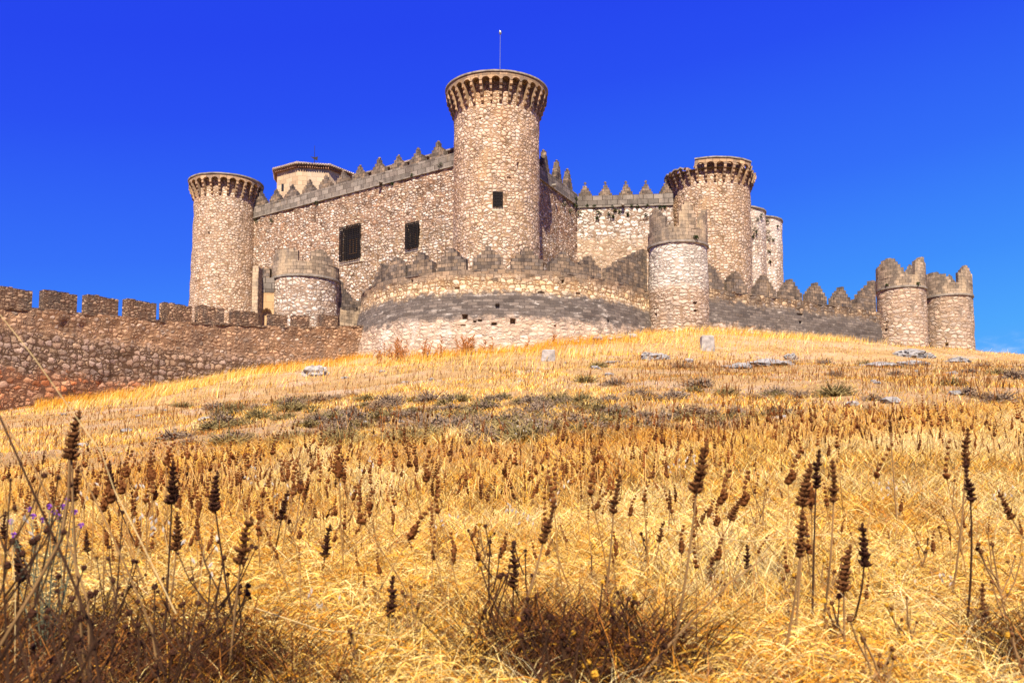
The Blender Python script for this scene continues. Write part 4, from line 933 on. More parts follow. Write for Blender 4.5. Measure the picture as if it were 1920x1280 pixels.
# ------------------------------------------------------------------ rocks and blocks
def rock(px, py, Y, wd, h, label, cat='rock', group=None, mat='limestone', name='rock', boxy=False):
    Y = min(hit(px, py + (12 if boxy else 2), Y), float(np.interp(px, BASE_PX, BASE_Y)) - 1.0); p = P(px, py, Y); z = gz(p.x, p.y); mb = MB(); rr = random.Random(int(px * 7 + py)); V = []; wd = wd * .8
    n, m_ = 30, 16
    def f(v): return 1 + .22 * float(noise3(np.array([v.x * 9 + px, v.y * 9, v.z * 6]))) + .35 * float(noise3(np.array([v.x * 1.7 + px, v.y * 1.7, v.z * 1.7]))) + .14 * float(noise3(np.array([v.x * 4.3 + px, v.y * 4.3, v.z * 4.3])))
    if boxy:
        for a1 in (-1, 1):
            for b1 in (-1, 1):
                for c1 in (-1, 1): V.append(Vector((a1 * wd / 2 * (1 - .08 * (c1 > 0)) + rr.uniform(-.03, .03), b1 * wd * .4, c1 * h / 2 + h * .3 + rr.uniform(-.03, .03))) + Vector((p.x, p.y, z)))
        me0 = MB(); me0.add(V, [(0, 1, 3, 2), (4, 6, 7, 5), (0, 4, 5, 1), (2, 3, 7, 6), (0, 2, 6, 4), (1, 5, 7, 3)]); o = me0.build(name, M[mat])
        bv = o.modifiers.new('bev', 'BEVEL'); bv.width = .05; bv.segments = 2
    else:
        mb.blob((0, 0, 0), 1.0, n, m_, 0); mb.v = [tuple(Vector((v[0] * f(Vector(v)) * wd / 2 + p.x, v[1] * f(Vector(v)) * wd * .45 + p.y, v[2] * f(Vector(v)) * h * .62 + z + v[1] * wd * .45 * .12 + h * .05))) for v in mb.v]
        o = mb.build(name, M[mat])
    return tag(o, label, cat, group)
rock(1028, 664, 50.5, .85, .62, 'pale square stone block in the grass before the curved wall', 'stone block', mat='block', name='stone_block', boxy=True)
rock(1326, 644, 54, .95, .95, 'upright pale stone block below the stubby front turret', 'stone block', mat='block', name='stone_block', boxy=True)
rock(594, 702, 44, 1.5, .75, 'rounded pale boulder in tall golden grass by the left wall end', mat='block')
for px, py, Y, w_, h_, lb in ((1228, 673, 44, 1.7, .5, 'flat pale rock slab in the grass right of the square block'), (1440, 684, 41, 2.6, .38, 'long low white rock outcrop right of centre under the outer wall'),
    (1483, 672, 44, .85, .5, 'small round white rock just above the long low outcrop'), (1702, 666, 58, 2.1, .5, 'wide pale rock at the foot of the cross slit turret'),
    (1738, 668, 56, .9, .42, 'small pale rock right of the wide one below the turret pair'), (1795, 676, 50, 1.4, .32, 'low pale rock below the far right turret'),
    (1650, 684, 46, 2.0, .22, 'thin strip of white stones below the cross slit turret'), (1712, 681, 47, 1.8, .24, 'flat bleached stones below the turret pair, right of the thin strip'), (1385, 687, 40, 1.2, .22, 'small flat white stones left of the long outcrop'),
    (684, 793, 15.5, .32, .10, 'small angular white stone in the scrub left of centre'), (650, 790, 16, .22, .10, 'tiny white stone left of the angular one in the scrub'), (617, 790, 15.8, .10, .13, 'small upright white stone in the scrub patch'),
    (1150, 678, 42, .9, .12, 'small flat stone in golden grass left of the rock slab'), (1290, 676, 47, .6, .2, 'little pale stone just right of the rock slab')):
    rock(px, py, Y, w_, h_, lb)
G5 = 'small pale stones strewn over the hillside'
for i in range(45):
    Y_ = rnd.uniform(13, 44); X_ = rnd.uniform(-.5, .56) * Y_; sz = rnd.uniform(.04, .14); mb = MB(); mb.blob((X_, Y_, gz(X_, Y_) + sz * .2), sz, 7, 5, .3, sq=(1.4, 1, .6))
    tag(mb.build('stone', M['limestone']), 'little pale stone lying loose among the dry hillside weeds', 'stone', G5)

for i in range(30):
    px = rnd.uniform(705, 1830); Y_ = float(np.interp(px, BASE_PX, BASE_Y)) - rnd.uniform(.2, 1.6); X_ = X(px, Y_, 650); sz = rnd.uniform(.10, .26); mb = MB(); mb.blob((0, 0, 0), 1, 9, 6, .22, sq=(1.3, 1, .7)); mb.v = [(v[0] * sz + X_, v[1] * sz + Y_, v[2] * sz + gz(X_, Y_) + sz * .45) for v in mb.v]
    tag(mb.build('fallen_stone', M['block']), 'fallen wall stone lying at the foot of the outer wall', 'stone', 'fallen stones at the foot of the outer wall')
# ------------------------------------------------------------------ grass (stuff)
def scrub(Xa, Ya):
    return 1.15 - np.hypot((Xa + 1.2 - (Ya - 17) * -.1) / 7.5, (Ya - 16.8) / 6.2) + .55 * noise3(np.c_[Xa * .35, Ya * .35, Xa * 0 + 17])
def base_y(x, y):
    px = 960 + F * x / y; return np.interp(px, BASE_PX, BASE_Y)
def scatter(n, y0, y1, ux=(-.62, .62), power=1.0):
    Y_ = y0 + (y1 - y0) * rs.rand(n) ** power; X_ = Y_ * (ux[0] + (ux[1] - ux[0]) * rs.rand(n)) + rs.randn(n) * .3
    k = Y_ < base_y(X_, Y_) - .1
    return X_[k], Y_[k]
def blades(X_, Y_, h, wd, lean, col, seg=3, lean_dir=None, curl=.5):
    n = len(X_); z = hgt(X_, Y_); an = rs.rand(n) * 2 * math.pi
    dx = np.cos(an) * lean; dy = np.sin(an) * lean
    if lean_dir is not None: dx = dx * .6 + lean_dir[0]; dy = dy * .6 + lean_dir[1]
    fa = rs.rand(n) * math.pi
    # face the strip roughly towards the viewer side so that thin blades stay visible
    wx, wy = np.cos(fa * .5 - math.pi / 4), np.sin(fa * .5 - math.pi / 4)
    V = np.zeros((n, 2 * seg + 1, 3)); Cc = np.zeros((n, 2 * seg + 1, 3))
    for s in range(seg + 1):
        t = s / seg; bx = X_ + dx * h * (t ** (1 + curl)); by = Y_ + dy * h * (t ** (1 + curl)); bz = z - .03 + h * t * np.sqrt(np.maximum(.05, 1 - .5 * (t * lean) ** 2))
        ww = wd * (1 - t) ** .6 / 2
        if s < seg:
            V[:, 2 * s] = np.c_[bx - wx * ww, by - wy * ww, bz]; V[:, 2 * s + 1] = np.c_[bx + wx * ww, by + wy * ww, bz]
            Cc[:, 2 * s] = col; Cc[:, 2 * s + 1] = col
        else: V[:, 2 * s] = np.c_[bx, by, bz]; Cc[:, 2 * s] = col
    tri = []
    for s in range(seg - 1): tri += [(2 * s, 2 * s + 1, 2 * s + 3), (2 * s, 2 * s + 3, 2 * s + 2)]
    s = seg - 1; tri += [(2 * s, 2 * s + 1, 2 * s + 2)]
    tri = np.array(tri); st = 2 * seg + 1
    Fc = (tri[None] + (np.arange(n) * st)[:, None, None]).reshape(-1, 3)
    return V.reshape(-1, 3), Fc, Cc.reshape(-1, 3)
def pal(n, cols, w_=None):
    c = np.array(cols)[rs.choice(len(cols), n, p=w_)]; return c * (0.34 + .86 * rs.rand(n) ** .85)[:, None]
def grass_obj(name, parts, label):
    V = []; Fc = []; Cc = []; b = 0
    for v, f, c in parts: V.append(v); Fc.append(f + b); Cc.append(c); b += len(v)
    o = link(name, make_mesh(name, np.concatenate(V), np.concatenate(Fc), M['grass'], col=np.concatenate(Cc)))
    return tag(o, label, 'grass', kind='stuff')
GOLD = (0.74, 0.42, 0.055); STRAW = (0.82, 0.57, 0.155); PALE = (0.90, 0.74, 0.36); RUST = (0.42, 0.15, 0.025); DUN = (0.40, 0.25, 0.11); AMBER = (0.70, 0.31, 0.025); ROSE = (0.52, 0.36, 0.26); OLIVE = (0.27, 0.24, 0.11)
# tall golden fringe along the foot of the walls
parts = []
n = 120000; Xs, Ys = scatter(n, 34, 68); d = base_y(Xs, Ys) - Ys
keep = rs.rand(len(Xs)) < np.exp(-d / 4.2); Xs, Ys, d = Xs[keep], Ys[keep], d[keep]
patch = noise3(np.c_[Xs * .25, Ys * .25, Xs * 0 + 9])
px_ = 960 + F * Xs / Ys; k2 = (px_ > 60) & ((px_ < 1640) | (rs.rand(len(px_)) < .25)); Xs, Ys, d, patch = Xs[k2], Ys[k2], d[k2], patch[k2]
nn = len(Xs); cc = np.where(((patch > .0) & (d < 5))[:, None], pal(nn, [AMBER, GOLD, AMBER]), pal(nn, [GOLD, STRAW, PALE, GOLD]))
parts.append(blades(Xs, Ys, .30 + .35 * rs.rand(nn) + .15 * np.clip(patch, 0, 1), .014 + .012 * rs.rand(nn), .6, cc, 2, (.3, 0)))
grass_obj('golden_grass', parts, 'tall golden grass along the foot of the castle walls')
# hillside short grass
parts = []
Xs, Ys = scatter(190000, 11, 62, power=1.1); patch = noise3(np.c_[Xs * .18, Ys * .12, Xs * 0 + 3]) + .5 * noise3(np.c_[Xs * .9, Ys * .7, Xs * 0 + 3])
nn = len(Xs); right = np.clip((Xs / Ys) * 2.2, -1, 1)
ca = pal(nn, [STRAW, GOLD, ROSE, PALE, DUN], [.3, .22, .2, .16, .12]); cb = pal(nn, [STRAW, GOLD, PALE, AMBER]); cd = pal(nn, [RUST, DUN, GOLD, RUST, OLIVE])
cc = np.where((patch > .25)[:, None], cb, ca); m2 = (patch + right * .45 + rs.randn(nn) * .2 < -.30) | ((right > .25) & (rs.rand(nn) < .5) & (Ys < 46)); cc = np.where(m2[:, None], cd, cc)
m3 = (noise3(np.c_[Xs * .22, Ys * .3, Xs * 0 + 31]) > .1) & (Ys > 26) & (Ys < 47) & (Xs > -6) & (rs.rand(nn) < .6); cc = np.where(m3[:, None], pal(nn, [OLIVE, DUN, (.30, .24, .12), RUST]), cc)
low = noise3(np.c_[Xs * .10, Ys * .16, Xs * 0 + 13]) + .6 * noise3(np.c_[Xs * .6, Ys * .5, Xs * 0 + 1])
kp = ((low > -.25) | (rs.rand(nn) < .35)) & ((scrub(Xs, Ys) < .3) | (rs.rand(nn) < .55)); Xs, Ys, cc, patch, low, nn = Xs[kp], Ys[kp], cc[kp], patch[kp], low[kp], int(kp.sum())
parts.append(blades(Xs, Ys, .05 + .13 * rs.rand(nn) + .12 * (patch > .25) * rs.rand(nn), .005 + .0004 * Ys * (.5 + .8 * rs.rand(nn)), 1.0, cc, 2, (.12, 0)))
grass_obj('hillside_grass', parts, 'short straw coloured grass over the middle of the hillside')
# field and foreground
parts = []
Xs, Ys = scatter(130000, 3.6, 15, power=.8); nn = len(Xs); patch = noise3(np.c_[Xs * .5, Ys * .5, Xs * 0 + 7])
cc = pal(nn, [STRAW, GOLD, PALE, AMBER, RUST, DUN], [.26, .25, .19, .14, .10, .06])
pz = noise3(np.c_[Xs * .9, Ys * .6, Xs * 0 + 23]) + .5 * noise3(np.c_[Xs * 3, Ys * 2, Xs * 0 + 6])
cc = np.where((pz > .4)[:, None], pal(nn, [PALE, STRAW, PALE, (.86, .76, .52)]), np.where(((pz < -.35) & (rs.rand(nn) < .65))[:, None], pal(nn, [RUST, AMBER, DUN, GOLD]), cc))
ks_ = (scrub(Xs, Ys) < .3) | (rs.rand(nn) < .3); Xs, Ys, cc, patch = Xs[ks_], Ys[ks_], cc[ks_], patch[ks_]; nn = len(Xs)
parts.append(blades(Xs, Ys, (.07 + .22 * rs.rand(nn) + .06 * patch) , .0025 + .0035 * rs.rand(nn), 1.0, cc, 3))
grass_obj('field_grass', parts, 'dense dry golden grass of the weedy field in the middle distance')
def tangle_shade(Xa, Ya):  # where dead weeds tangle and shade and vignetting are coloured into the grass
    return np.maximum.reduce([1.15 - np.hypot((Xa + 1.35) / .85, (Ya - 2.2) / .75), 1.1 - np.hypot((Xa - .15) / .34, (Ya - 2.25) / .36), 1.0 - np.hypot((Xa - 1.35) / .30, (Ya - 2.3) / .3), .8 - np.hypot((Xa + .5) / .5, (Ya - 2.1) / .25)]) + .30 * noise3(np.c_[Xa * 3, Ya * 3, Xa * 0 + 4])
def arcs(Xa, Ya, L, wd, col, hmax, seg=4, horiz=.75):
    n = len(Xa); an = rs.randn(n) * .55 + np.where(rs.rand(n) < .5, 0, math.pi); k = rs.rand(n) > horiz; an = np.where(k, rs.rand(n) * 6.28, an)
    dx, dy = np.cos(an), np.sin(an); bend = rs.randn(n) * .35; h0 = hmax * rs.rand(n) ** 1.5; V = np.zeros((n, 2 * (seg + 1), 3)); tw = rs.rand(n) * 3.14
    for s_ in range(seg + 1):
        t = s_ / seg - .5; x = Xa + L * (dx * t - dy * bend * (t * t)); y = Ya + L * (dy * t + dx * bend * (t * t)); z = hgt(x, y) + .01 + h0 * (1 - 3.2 * t * t) * (1 if hmax < .2 else 1) + .02
        wx = -dy * np.cos(tw) * wd / 2; wy = dx * np.cos(tw) * wd / 2; wz = np.sin(tw) * wd / 2 + .0004
        V[:, 2 * s_] = np.c_[x - wx, y - wy, z - wz]; V[:, 2 * s_ + 1] = np.c_[x + wx, y + wy, z + wz]
    tri = []
    for s_ in range(seg): tri += [(2 * s_, 2 * s_ + 1, 2 * s_ + 3), (2 * s_, 2 * s_ + 3, 2 * s_ + 2)]
    Fc = (np.array(tri)[None] + (np.arange(n) * 2 * (seg + 1))[:, None, None]).reshape(-1, 3)
    return V.reshape(-1, 3), Fc, np.repeat(col, 2 * (seg + 1), 0)
SHADE_BROWNS = [(.13, .042, .009), (.05, .018, .007), (.025, .010, .005), (.07, .027, .009)]  # dead-stalk browns, deepened to paint in the shade of the tangles
parts = []
Xs, Ys = scatter(120000, 1.5, 6.0, (-.72, .72), .85); nn = len(Xs)
cc = pal(nn, [STRAW, GOLD, PALE, AMBER, RUST, BROWN], [.26, .25, .22, .12, .09, .06]); dk_ = tangle_shade(Xs, Ys) > .3
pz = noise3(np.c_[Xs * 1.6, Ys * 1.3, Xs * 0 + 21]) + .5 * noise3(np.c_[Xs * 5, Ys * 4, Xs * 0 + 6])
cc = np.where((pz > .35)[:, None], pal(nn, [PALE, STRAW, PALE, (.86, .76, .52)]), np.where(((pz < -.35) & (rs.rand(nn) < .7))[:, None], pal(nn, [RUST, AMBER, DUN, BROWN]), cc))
cc = np.where((dk_ & (rs.rand(nn) < .85))[:, None], pal(nn, SHADE_BROWNS), cc)
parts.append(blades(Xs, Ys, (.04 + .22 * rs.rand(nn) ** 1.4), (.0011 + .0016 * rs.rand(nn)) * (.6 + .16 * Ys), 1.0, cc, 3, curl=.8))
# lodged straw lying over the ground in swathes
Xs, Ys = scatter(60000, 1.5, 5.5, (-.72, .72), .85); dk_ = tangle_shade(Xs, Ys) > .35; kp = (~dk_ | (rs.rand(len(Xs)) < .35)) & (rs.rand(len(Xs)) < .45 + 1.1 * noise3(np.c_[Xs * 1.2, Ys * 1.8, Xs * 0 + 8])); Xs, Ys, dk_ = Xs[kp], Ys[kp], dk_[kp]; nn = len(Xs)
cc = pal(nn, [STRAW, PALE, GOLD, PALE, STRAW, AMBER]); cc = np.where(dk_[:, None], pal(nn, SHADE_BROWNS + [GOLD]), cc)
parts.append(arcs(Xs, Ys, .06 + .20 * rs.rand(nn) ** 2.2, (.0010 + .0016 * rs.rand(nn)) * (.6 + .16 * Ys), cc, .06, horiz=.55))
# standing dead brown stalks, shade of the tangles painted into their colour
Xs, Ys = scatter(26000, 1.3, 3.3, (-.72, .72), 1.0); kp = tangle_shade(Xs, Ys) > .25; Xs, Ys = Xs[kp], Ys[kp]; nn = len(Xs)
parts.append(blades(Xs, Ys, .10 + .26 * rs.rand(nn) ** 1.3, .002 + .002 * rs.rand(nn), .9, pal(nn, SHADE_BROWNS + [(.30, .12, .02)]), 4, curl=.5))
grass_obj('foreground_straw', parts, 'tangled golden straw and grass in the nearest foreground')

# ------------------------------------------------------------------ scrub bushes
G6 = 'grey and olive thyme cushions in the scrub band'
def bush_mesh(r, mat, seed, n=260):
    rr = random.Random(seed); mb = MB()
    for i in range(n):
        th_ = rr.uniform(0, 2 * math.pi); ph = math.acos(rr.uniform(0, 1)); R_ = r * (.55 + .45 * rr.random()) * (1 + .25 * math.sin(th_ * 3 + seed))
        d = Vector((math.sin(ph) * math.cos(th_), math.sin(ph) * math.sin(th_), math.cos(ph) * .7)); e = d * R_; s = .10 * r * rr.uniform(.6, 1.6)
        side = d.cross(Vector((rr.gauss(0, 1), rr.gauss(0, 1), rr.gauss(0, 1)))).normalized() * .012
        mb.add([e * .35 - side, e * .35 + side, e + d * s], [(0, 1, 2)])
        t = Vector((rr.gauss(0, 1), rr.gauss(0, 1), rr.gauss(0, 1))).normalized() * s * .5; b = d.cross(t)
        mb.add([e - t, e + b, e + t + d * s * .6, e - b], [(0, 1, 2, 3)])
    return mb.mesh('foliage', mat)
bm_mats = [leafmat('thyme_grey', (0.28, 0.195, 0.125), .3, .1), leafmat('thyme_olive', (0.25, 0.185, 0.07), .3, .1), leafmat('thyme_brown', (0.30, 0.19, 0.10), .3, .1)]
bms = [bush_mesh(.28, bm_mats[k % 3], k + 1) for k in range(9)]
BL = ['grey purple thyme cushion in the scrub band below the castle', 'low olive green cushion shrub in the scrub band below the castle', 'brownish dry cushion shrub in the scrub band below the castle']
for i in range(290):
    if i < 215: px = rnd.gauss(960, 250); py = rnd.uniform(748, 832) - (px - 900) * .015; Y_ = hit(px, py, 20)
    elif i < 255: px = rnd.uniform(400, 740); py = rnd.uniform(742, 800); Y_ = hit(px, py, 24)
    else: px = rnd.uniform(1000, 1950); Y_ = rnd.uniform(14, 44)
    px = min(max(px, 330), 2000)
    x_ = X(px, Y_, 760); kk = rnd.choice([0, 0, 3, 6, 1, 4, 2]) if px > 700 else rnd.choice([1, 4, 7, 0, 2]); o = bpy.data.objects.new('shrub', bms[kk]); C.objects.link(o)
    s = rnd.uniform(.5, 1.35) * (.62 + .022 * Y_); o.location = (x_, Y_, gz(x_, Y_) - .03); o.scale = (s * 1.25, s * 1.1, s * rnd.uniform(.8, 1.3)); o.rotation_euler = (0, 0, rnd.uniform(0, 6.28))
    tag(o, BL[kk % 3], 'shrub', ['grey purple thyme cushions', 'olive cushion shrubs', 'brown dry cushion shrubs'][kk % 3])

# ------------------------------------------------------------------ rusty dock plants at the wall foot
def dock(px, py, Y, h, label, group):
    p = P(px, py, Y); z = gz(p.x, p.y); rr = random.Random(int(px)); mb = MB()
    for s in range(rr.randint(1, 3)):
        lean = rr.uniform(-.15, .25); hh = h * rr.uniform(.6, 1); top = Vector((p.x + lean * hh, p.y + rr.uniform(-.1, .1), z + hh)); b0 = Vector((p.x + rr.uniform(-.08, .08), p.y, z - .05))
        mb.tube([b0, b0.lerp(top, .5), top], [.014, .011, .006], 4)
        for k in range(7):
            f = rr.uniform(.35, 1); q0 = b0.lerp(top, f); q1 = q0 + Vector((rr.choice((-1, 1)) * rr.uniform(.04, .14), rr.uniform(-.05, .05), rr.uniform(.06, .16))) * h; mb.tube([q0, q1], [.008, .004], 3)
            for m_ in range(6): c = q0.lerp(q1, rr.random()); mb.blob(c, rr.uniform(.013, .03), 4, 3, .2)
    return tag(mb.build('dock_plant', M['dock']), label, 'dried plant', group)
for i in range(48):
    px = rnd.choice([rnd.uniform(715, 760), rnd.uniform(780, 890), rnd.uniform(700, 960), rnd.uniform(860, 890)]); dock(px, 684, 51.5 + rnd.uniform(-1.0, 1.0), rnd.uniform(.8, 1.35), 'rusty dried dock plant standing in grass before the curved wall', 'rusty dock plants before the curved wall')
for px in (921, 987, 1039): dock(px, 668, 52, .8, 'lone rusty dried dock plant right of the dock clump before the curved wall', 'lone rusty dock plants')

# ------------------------------------------------------------------ seed spikes
def whorl_head(L, seed, lod=0, wide=.085):
    """spike of stacked spiny whorls, along +z from the origin, length L"""
    rr = random.Random(seed); mb = MB(); bend_ = rr.uniform(-.22, .22); n = max(5, int(L / .0125)) if lod == 0 else 7
    for i in range(n):
        f = (i + .5) / n; z = L * f; rad = L * wide * (1.15 - .65 * f) * rr.uniform(.62, 1.2); n0_ = len(mb.v)
        k = 9 if lod == 0 else 5
        if lod == 0: mb.blob((0, 0, z), rad * .78, 6, 4, .2, sq=(1, 1, L / n / rad * .8))
        if lod == 1: mb.blob((rr.uniform(-.2, .2) * rad, 0, z), rad * .8, 5, 3, .25, col=(.15, .056, .016))
        for j_ in range(k):
            a1 = 2 * math.pi * (j_ + rr.random() * .6) / k; d = Vector((math.cos(a1), math.sin(a1), rr.uniform(.05, .75))).normalized(); s = Vector((-math.sin(a1), math.cos(a1), 0)); u_ = d.cross(s)
            ln = rad * rr.uniform(1.1, 1.6); w2 = rad * (.36 if lod == 0 else .6); c0 = Vector((0, 0, z - L / n * .3)) + d * rad * .15; tip = Vector((0, 0, z)) + d * ln; mid_ = c0.lerp(tip, .55)
            if lod == 0: mb.add([c0, mid_ + s * w2, mid_ + u_ * w2, mid_ - s * w2, mid_ - u_ * w2, tip], [(0, 2, 1), (0, 3, 2), (0, 4, 3), (0, 1, 4), (5, 1, 2), (5, 2, 3), (5, 3, 4), (5, 4, 1)])
            else: mb.add([c0 + s * w2, c0 - s * w2, tip], [(0, 1, 2)], col=(.29, .115, .033))
        ox_ = L * bend_ * f * f + L * .018 * math.sin(f * 9 + seed); mb.v[n0_:] = [(v[0] + ox_, v[1] + L * .015 * math.cos(f * 7 + seed), v[2]) for v in mb.v[n0_:]]
    return mb
VAR = {}
def head_mesh(k, dark):
    key = (k, dark)
    if key not in VAR: VAR[key] = whorl_head(.12, 100 + k, 0, .102 + .012 * (k % 3)).mesh('seed_head', M['seed_dark' if dark else 'seed'])
    return VAR[key]
def hero(px0, py0, px1, py1, label, dark=False, Ls=.12, Y=None, lean=0.0):
    """spike whose head runs from (px1,py1) bottom to (px0,py0) top of the photograph"""
    Lp = math.hypot(px0 - px1, py0 - py1); Y = Y or F * Ls / Lp
    t = P(px0, py0, Y); b0 = P(px1, py1, Y); d = (t - b0); L = d.length; dn = d.normalized()
    gx_ = b0.x - dn.x * .55 + lean; gy_ = b0.y + rnd.uniform(-.05, .1); g = Vector((gx_, gy_, gz(gx_, gy_) - .03))
    r_ = empty('seed_spike', (g.x, g.y, g.z), label, 'dried plant', 'dark seed spikes in the foreground' if False else None)
    mb = MB(); pts = []
    for i in range(7):
        f = i / 6; p = g * (1 - f) ** 2 + 2 * f * (1 - f) * (b0 - dn * (b0.z - g.z) * .5) + b0 * f * f; pts.append(p)
    mb.tube(pts, [.0042 - .0018 * i / 6 for i in range(7)], 5)
    mb.build('stem', M['stem_dark' if dark else 'stem'], r_)
    o = bpy.data.objects.new('seed_head', head_mesh(rnd.randrange(5), dark)); C.objects.link(o); o.parent = r_
    o.matrix_world = Matrix.Translation(b0) @ dn.to_track_quat('Z', 'Y').to_matrix().to_4x4() @ Matrix.Rotation(rnd.random() * 6, 4, 'Z') @ Matrix.Scale(L / .12, 4)
    o.matrix_parent_inverse = Matrix.Translation(-Vector(r_.location)); 
    o.matrix_basis = Matrix.Translation(b0) @ dn.to_track_quat('Z', 'Y').to_matrix().to_4x4() @ Matrix.Rotation(rnd.random() * 6, 4, 'Z') @ Matrix.Scale(L / .12, 4)
    return r_
H = [
 (132, 768, 134, 862, 'tall near seed spike at the left rising in front of the field wall', 0),
 (146, 872, 136, 940, 'brown seed spike just below the tall near one at the left', 0),
 (196, 866, 212, 918, 'dark seed spike tilting left, on a pale stem beside the tall left one', 1),
 (326, 864, 322, 945, 'thick nearly black seed spike in the left foreground', 1),
 (336, 958, 330, 1032, 'brown seed spike directly under the thick nearly black one', 0),
 (394, 884, 404, 958, 'dark beaded seed spike right of the nearly black one', 1),
 (460, 966, 450, 1058, 'long brown seed spike leaning right, lower left of centre', 0),
 (535, 918, 527, 974, 'slim dark seed spike leaning right above the field, left of centre', 1),
 (616, 982, 609, 1044, 'dark seed spike upper one of two in a line, left of centre', 1),
 (611, 1076, 602, 1122, 'short dark seed spike lower one of two in a line, left of centre', 1),
 (516, 1020, 508, 1068, 'brown seed spike between the leaning and the paired ones', 0),
 (507, 1088, 490, 1122, 'short dark seed spike bent right in the lower left', 1),
 (739, 1078, 731, 1158, 'black seed spike standing alone below the centre', 1),
 (966, 1020, 963, 1102, 'narrow black seed spike just right of bottom centre', 1),
 (1036, 934, 1018, 1018, 'long brown seed spike leaning right at centre right', 0),
 (1032, 1094, 1046, 1142, 'dark seed spike tilting left under the long leaning one', 1),
 (1154, 888, 1150, 962, 'upright brown seed spike in the centre right field', 0),
 (1198, 905, 1188, 928, 'little brown seed spike right of the upright centre one', 0),
 (1257, 918, 1256, 952, 'slender brown seed spike right of centre among straw', 0),
 (1240, 975, 1236, 1016, 'fat brown seed spike on its own stem right of centre', 0),
 (1322, 950, 1308, 994, 'crooked brown seed spike leaning right in the right field', 0),
 (1385, 925, 1370, 975, 'broad rusty seed spike leaning right in the right field', 0),
 (1345, 1026, 1326, 1082, 'brown seed spike leaning strongly right, lower right', 0),
 (1398, 1020, 1404, 1080, 'tall dark upper seed spike on a lower right stem', 1),
 (1404, 1086, 1398, 1138, 'brown seed spike under the tall dark lower right one', 0),
 (1316, 828, 1306, 924, 'tall slim seed spike left of the tall right group', 0),
 (1507, 868, 1505, 950, 'tallest seed spike of the right group', 0),
 (1506, 955, 1499, 1045, 'thick seed spike right under the tallest of the right group', 0),
 (1533, 842, 1530, 916, 'dark seed spike in the right group, right of the tallest', 1),
 (1565, 862, 1563, 942, 'brown seed spike at the right of the right group', 0),
 (1624, 980, 1620, 1062, 'dark long seed spike on a thin stem at lower right', 1),
 (1580, 1020, 1582, 1108, 'brown seed spike left of the long dark lower right one', 0),
 (1675, 1046, 1675, 1088, 'short seed spike right of the long dark lower right one', 0),
 (1803, 1058, 1803, 1100, 'short brown seed spike on a straight stem near the right edge', 0),
 (1842, 1094, 1848, 1172, 'large brown seed spike low at the right edge', 0),
 (1812, 802, 1810, 872, 'tall seed spike rising above the field near the right edge', 0),
 (1816, 860, 1820, 940, 'wide dark seed spike below the tall one near the right edge', 1),
 (1872, 922, 1898, 972, 'seed spike falling over to the left at the right edge', 0),
 (1914, 1088, 1900, 1134, 'brown seed spike leaning out at the very right edge', 0),
 (1668, 778, 1670, 810, 'lone thin seed spike sticking up from pale grass at right', 0),
 (240, 1034, 238, 1072, 'fat brown seed spike in the lower left tangle', 0),
 (160, 994, 164, 1034, 'small black seed spike in front of the purple flowers', 1),
 (140, 1096, 160, 1148, 'rusty seed spike bending left in the lower left tangle', 0),
 (44, 1012, 36, 1090, 'dark blurred seed spike near the left edge', 1),
 (4, 958, 8, 1010, 'dark seed spike cut by the left edge of the view', 1),
 (84, 845, 80, 870, 'small seed spike left of the tall near one', 0),
 (345, 1075, 336, 1120, 'brown seed spike deep in the lower left tangle', 0),
 (890, 1010, 884, 1036, 'small dark seed spike in straw left of the narrow black one', 1),
 (1142, 1080, 1136, 1150, 'bushy dark seed spike above the dark corner at bottom right of centre', 1),
 (1270, 1204, 1262, 1262, 'blurred brown seed spike at the bottom edge right of centre', 0),
]
for (a1, b1, c1, d1, lb, dk) in H:
    Lp = math.hypot(a1 - c1, b1 - d1); Ls = .12 if Lp > 45 else .085
    hero(a1, b1, c1, d1, lb, bool(dk), Ls)

# medium spikes: individuals as single meshes (too small to show parts)
def simple_spike(seed):
    rr = random.Random(seed); h = rr.uniform(.14, .40); L = rr.uniform(.045, .14); mb = MB(); hd = whorl_head(L, seed, 1, rr.choice([.09, .11, .125, .14]))
    bx_, by_ = rr.uniform(-.05, .05), rr.uniform(-.04, .04)
    mb.tube([(0, 0, -.03), (bx_ * .4, by_ * .4, h * .5), (bx_, by_, h)], [.003, .0025, .002], 3, col=(.42, .26, .10))
    b0_ = len(mb.v); mb.add([(v[0] + bx_, v[1] + by_, v[2] + h) for v in hd.v], hd.f); mb.c[b0_:] = hd.c
    return mb
SP = [simple_spike(k) for k in range(8)]
SPm = [s.mesh('seed_spike', M['grass'], col=True) for k, s in enumerate(SP)]
Xs, Ys = scatter(7800, 2.7, 13.0, (-.60, .60), 1.0)
cl_ = noise3(np.c_[Xs * .7, Ys * .7, Xs * 0 + 2]); kk = rs.rand(len(Xs)) < (.30 + .60 * cl_) * np.clip((Ys - 1.6) / 4.5, .12, 1) * np.where(Ys > 9, .6, 1); Xs, Ys = Xs[kk], Ys[kk]
ks_ = (scrub(Xs, Ys) < .4) | (rs.rand(len(Xs)) < .15); Xs, Ys = Xs[ks_], Ys[ks_]; order = np.argsort(Ys); Xs, Ys = Xs[order], Ys[order]; Zs = hgt(Xs, Ys)
NI = 240
for i in range(NI):
    o = bpy.data.objects.new('seed_spike', SPm[rnd.randrange(8)]); C.objects.link(o); s = rnd.uniform(.45, 1.15)
    o.location = (Xs[i], Ys[i], Zs[i]); o.scale = (s, s, s); o.rotation_euler = (rnd.gauss(0, .14), rnd.gauss(.03, .20), 0)
    tag(o, 'small brown seed spike standing in the field of dry grass', 'dried plant', 'small brown seed spikes of the field')
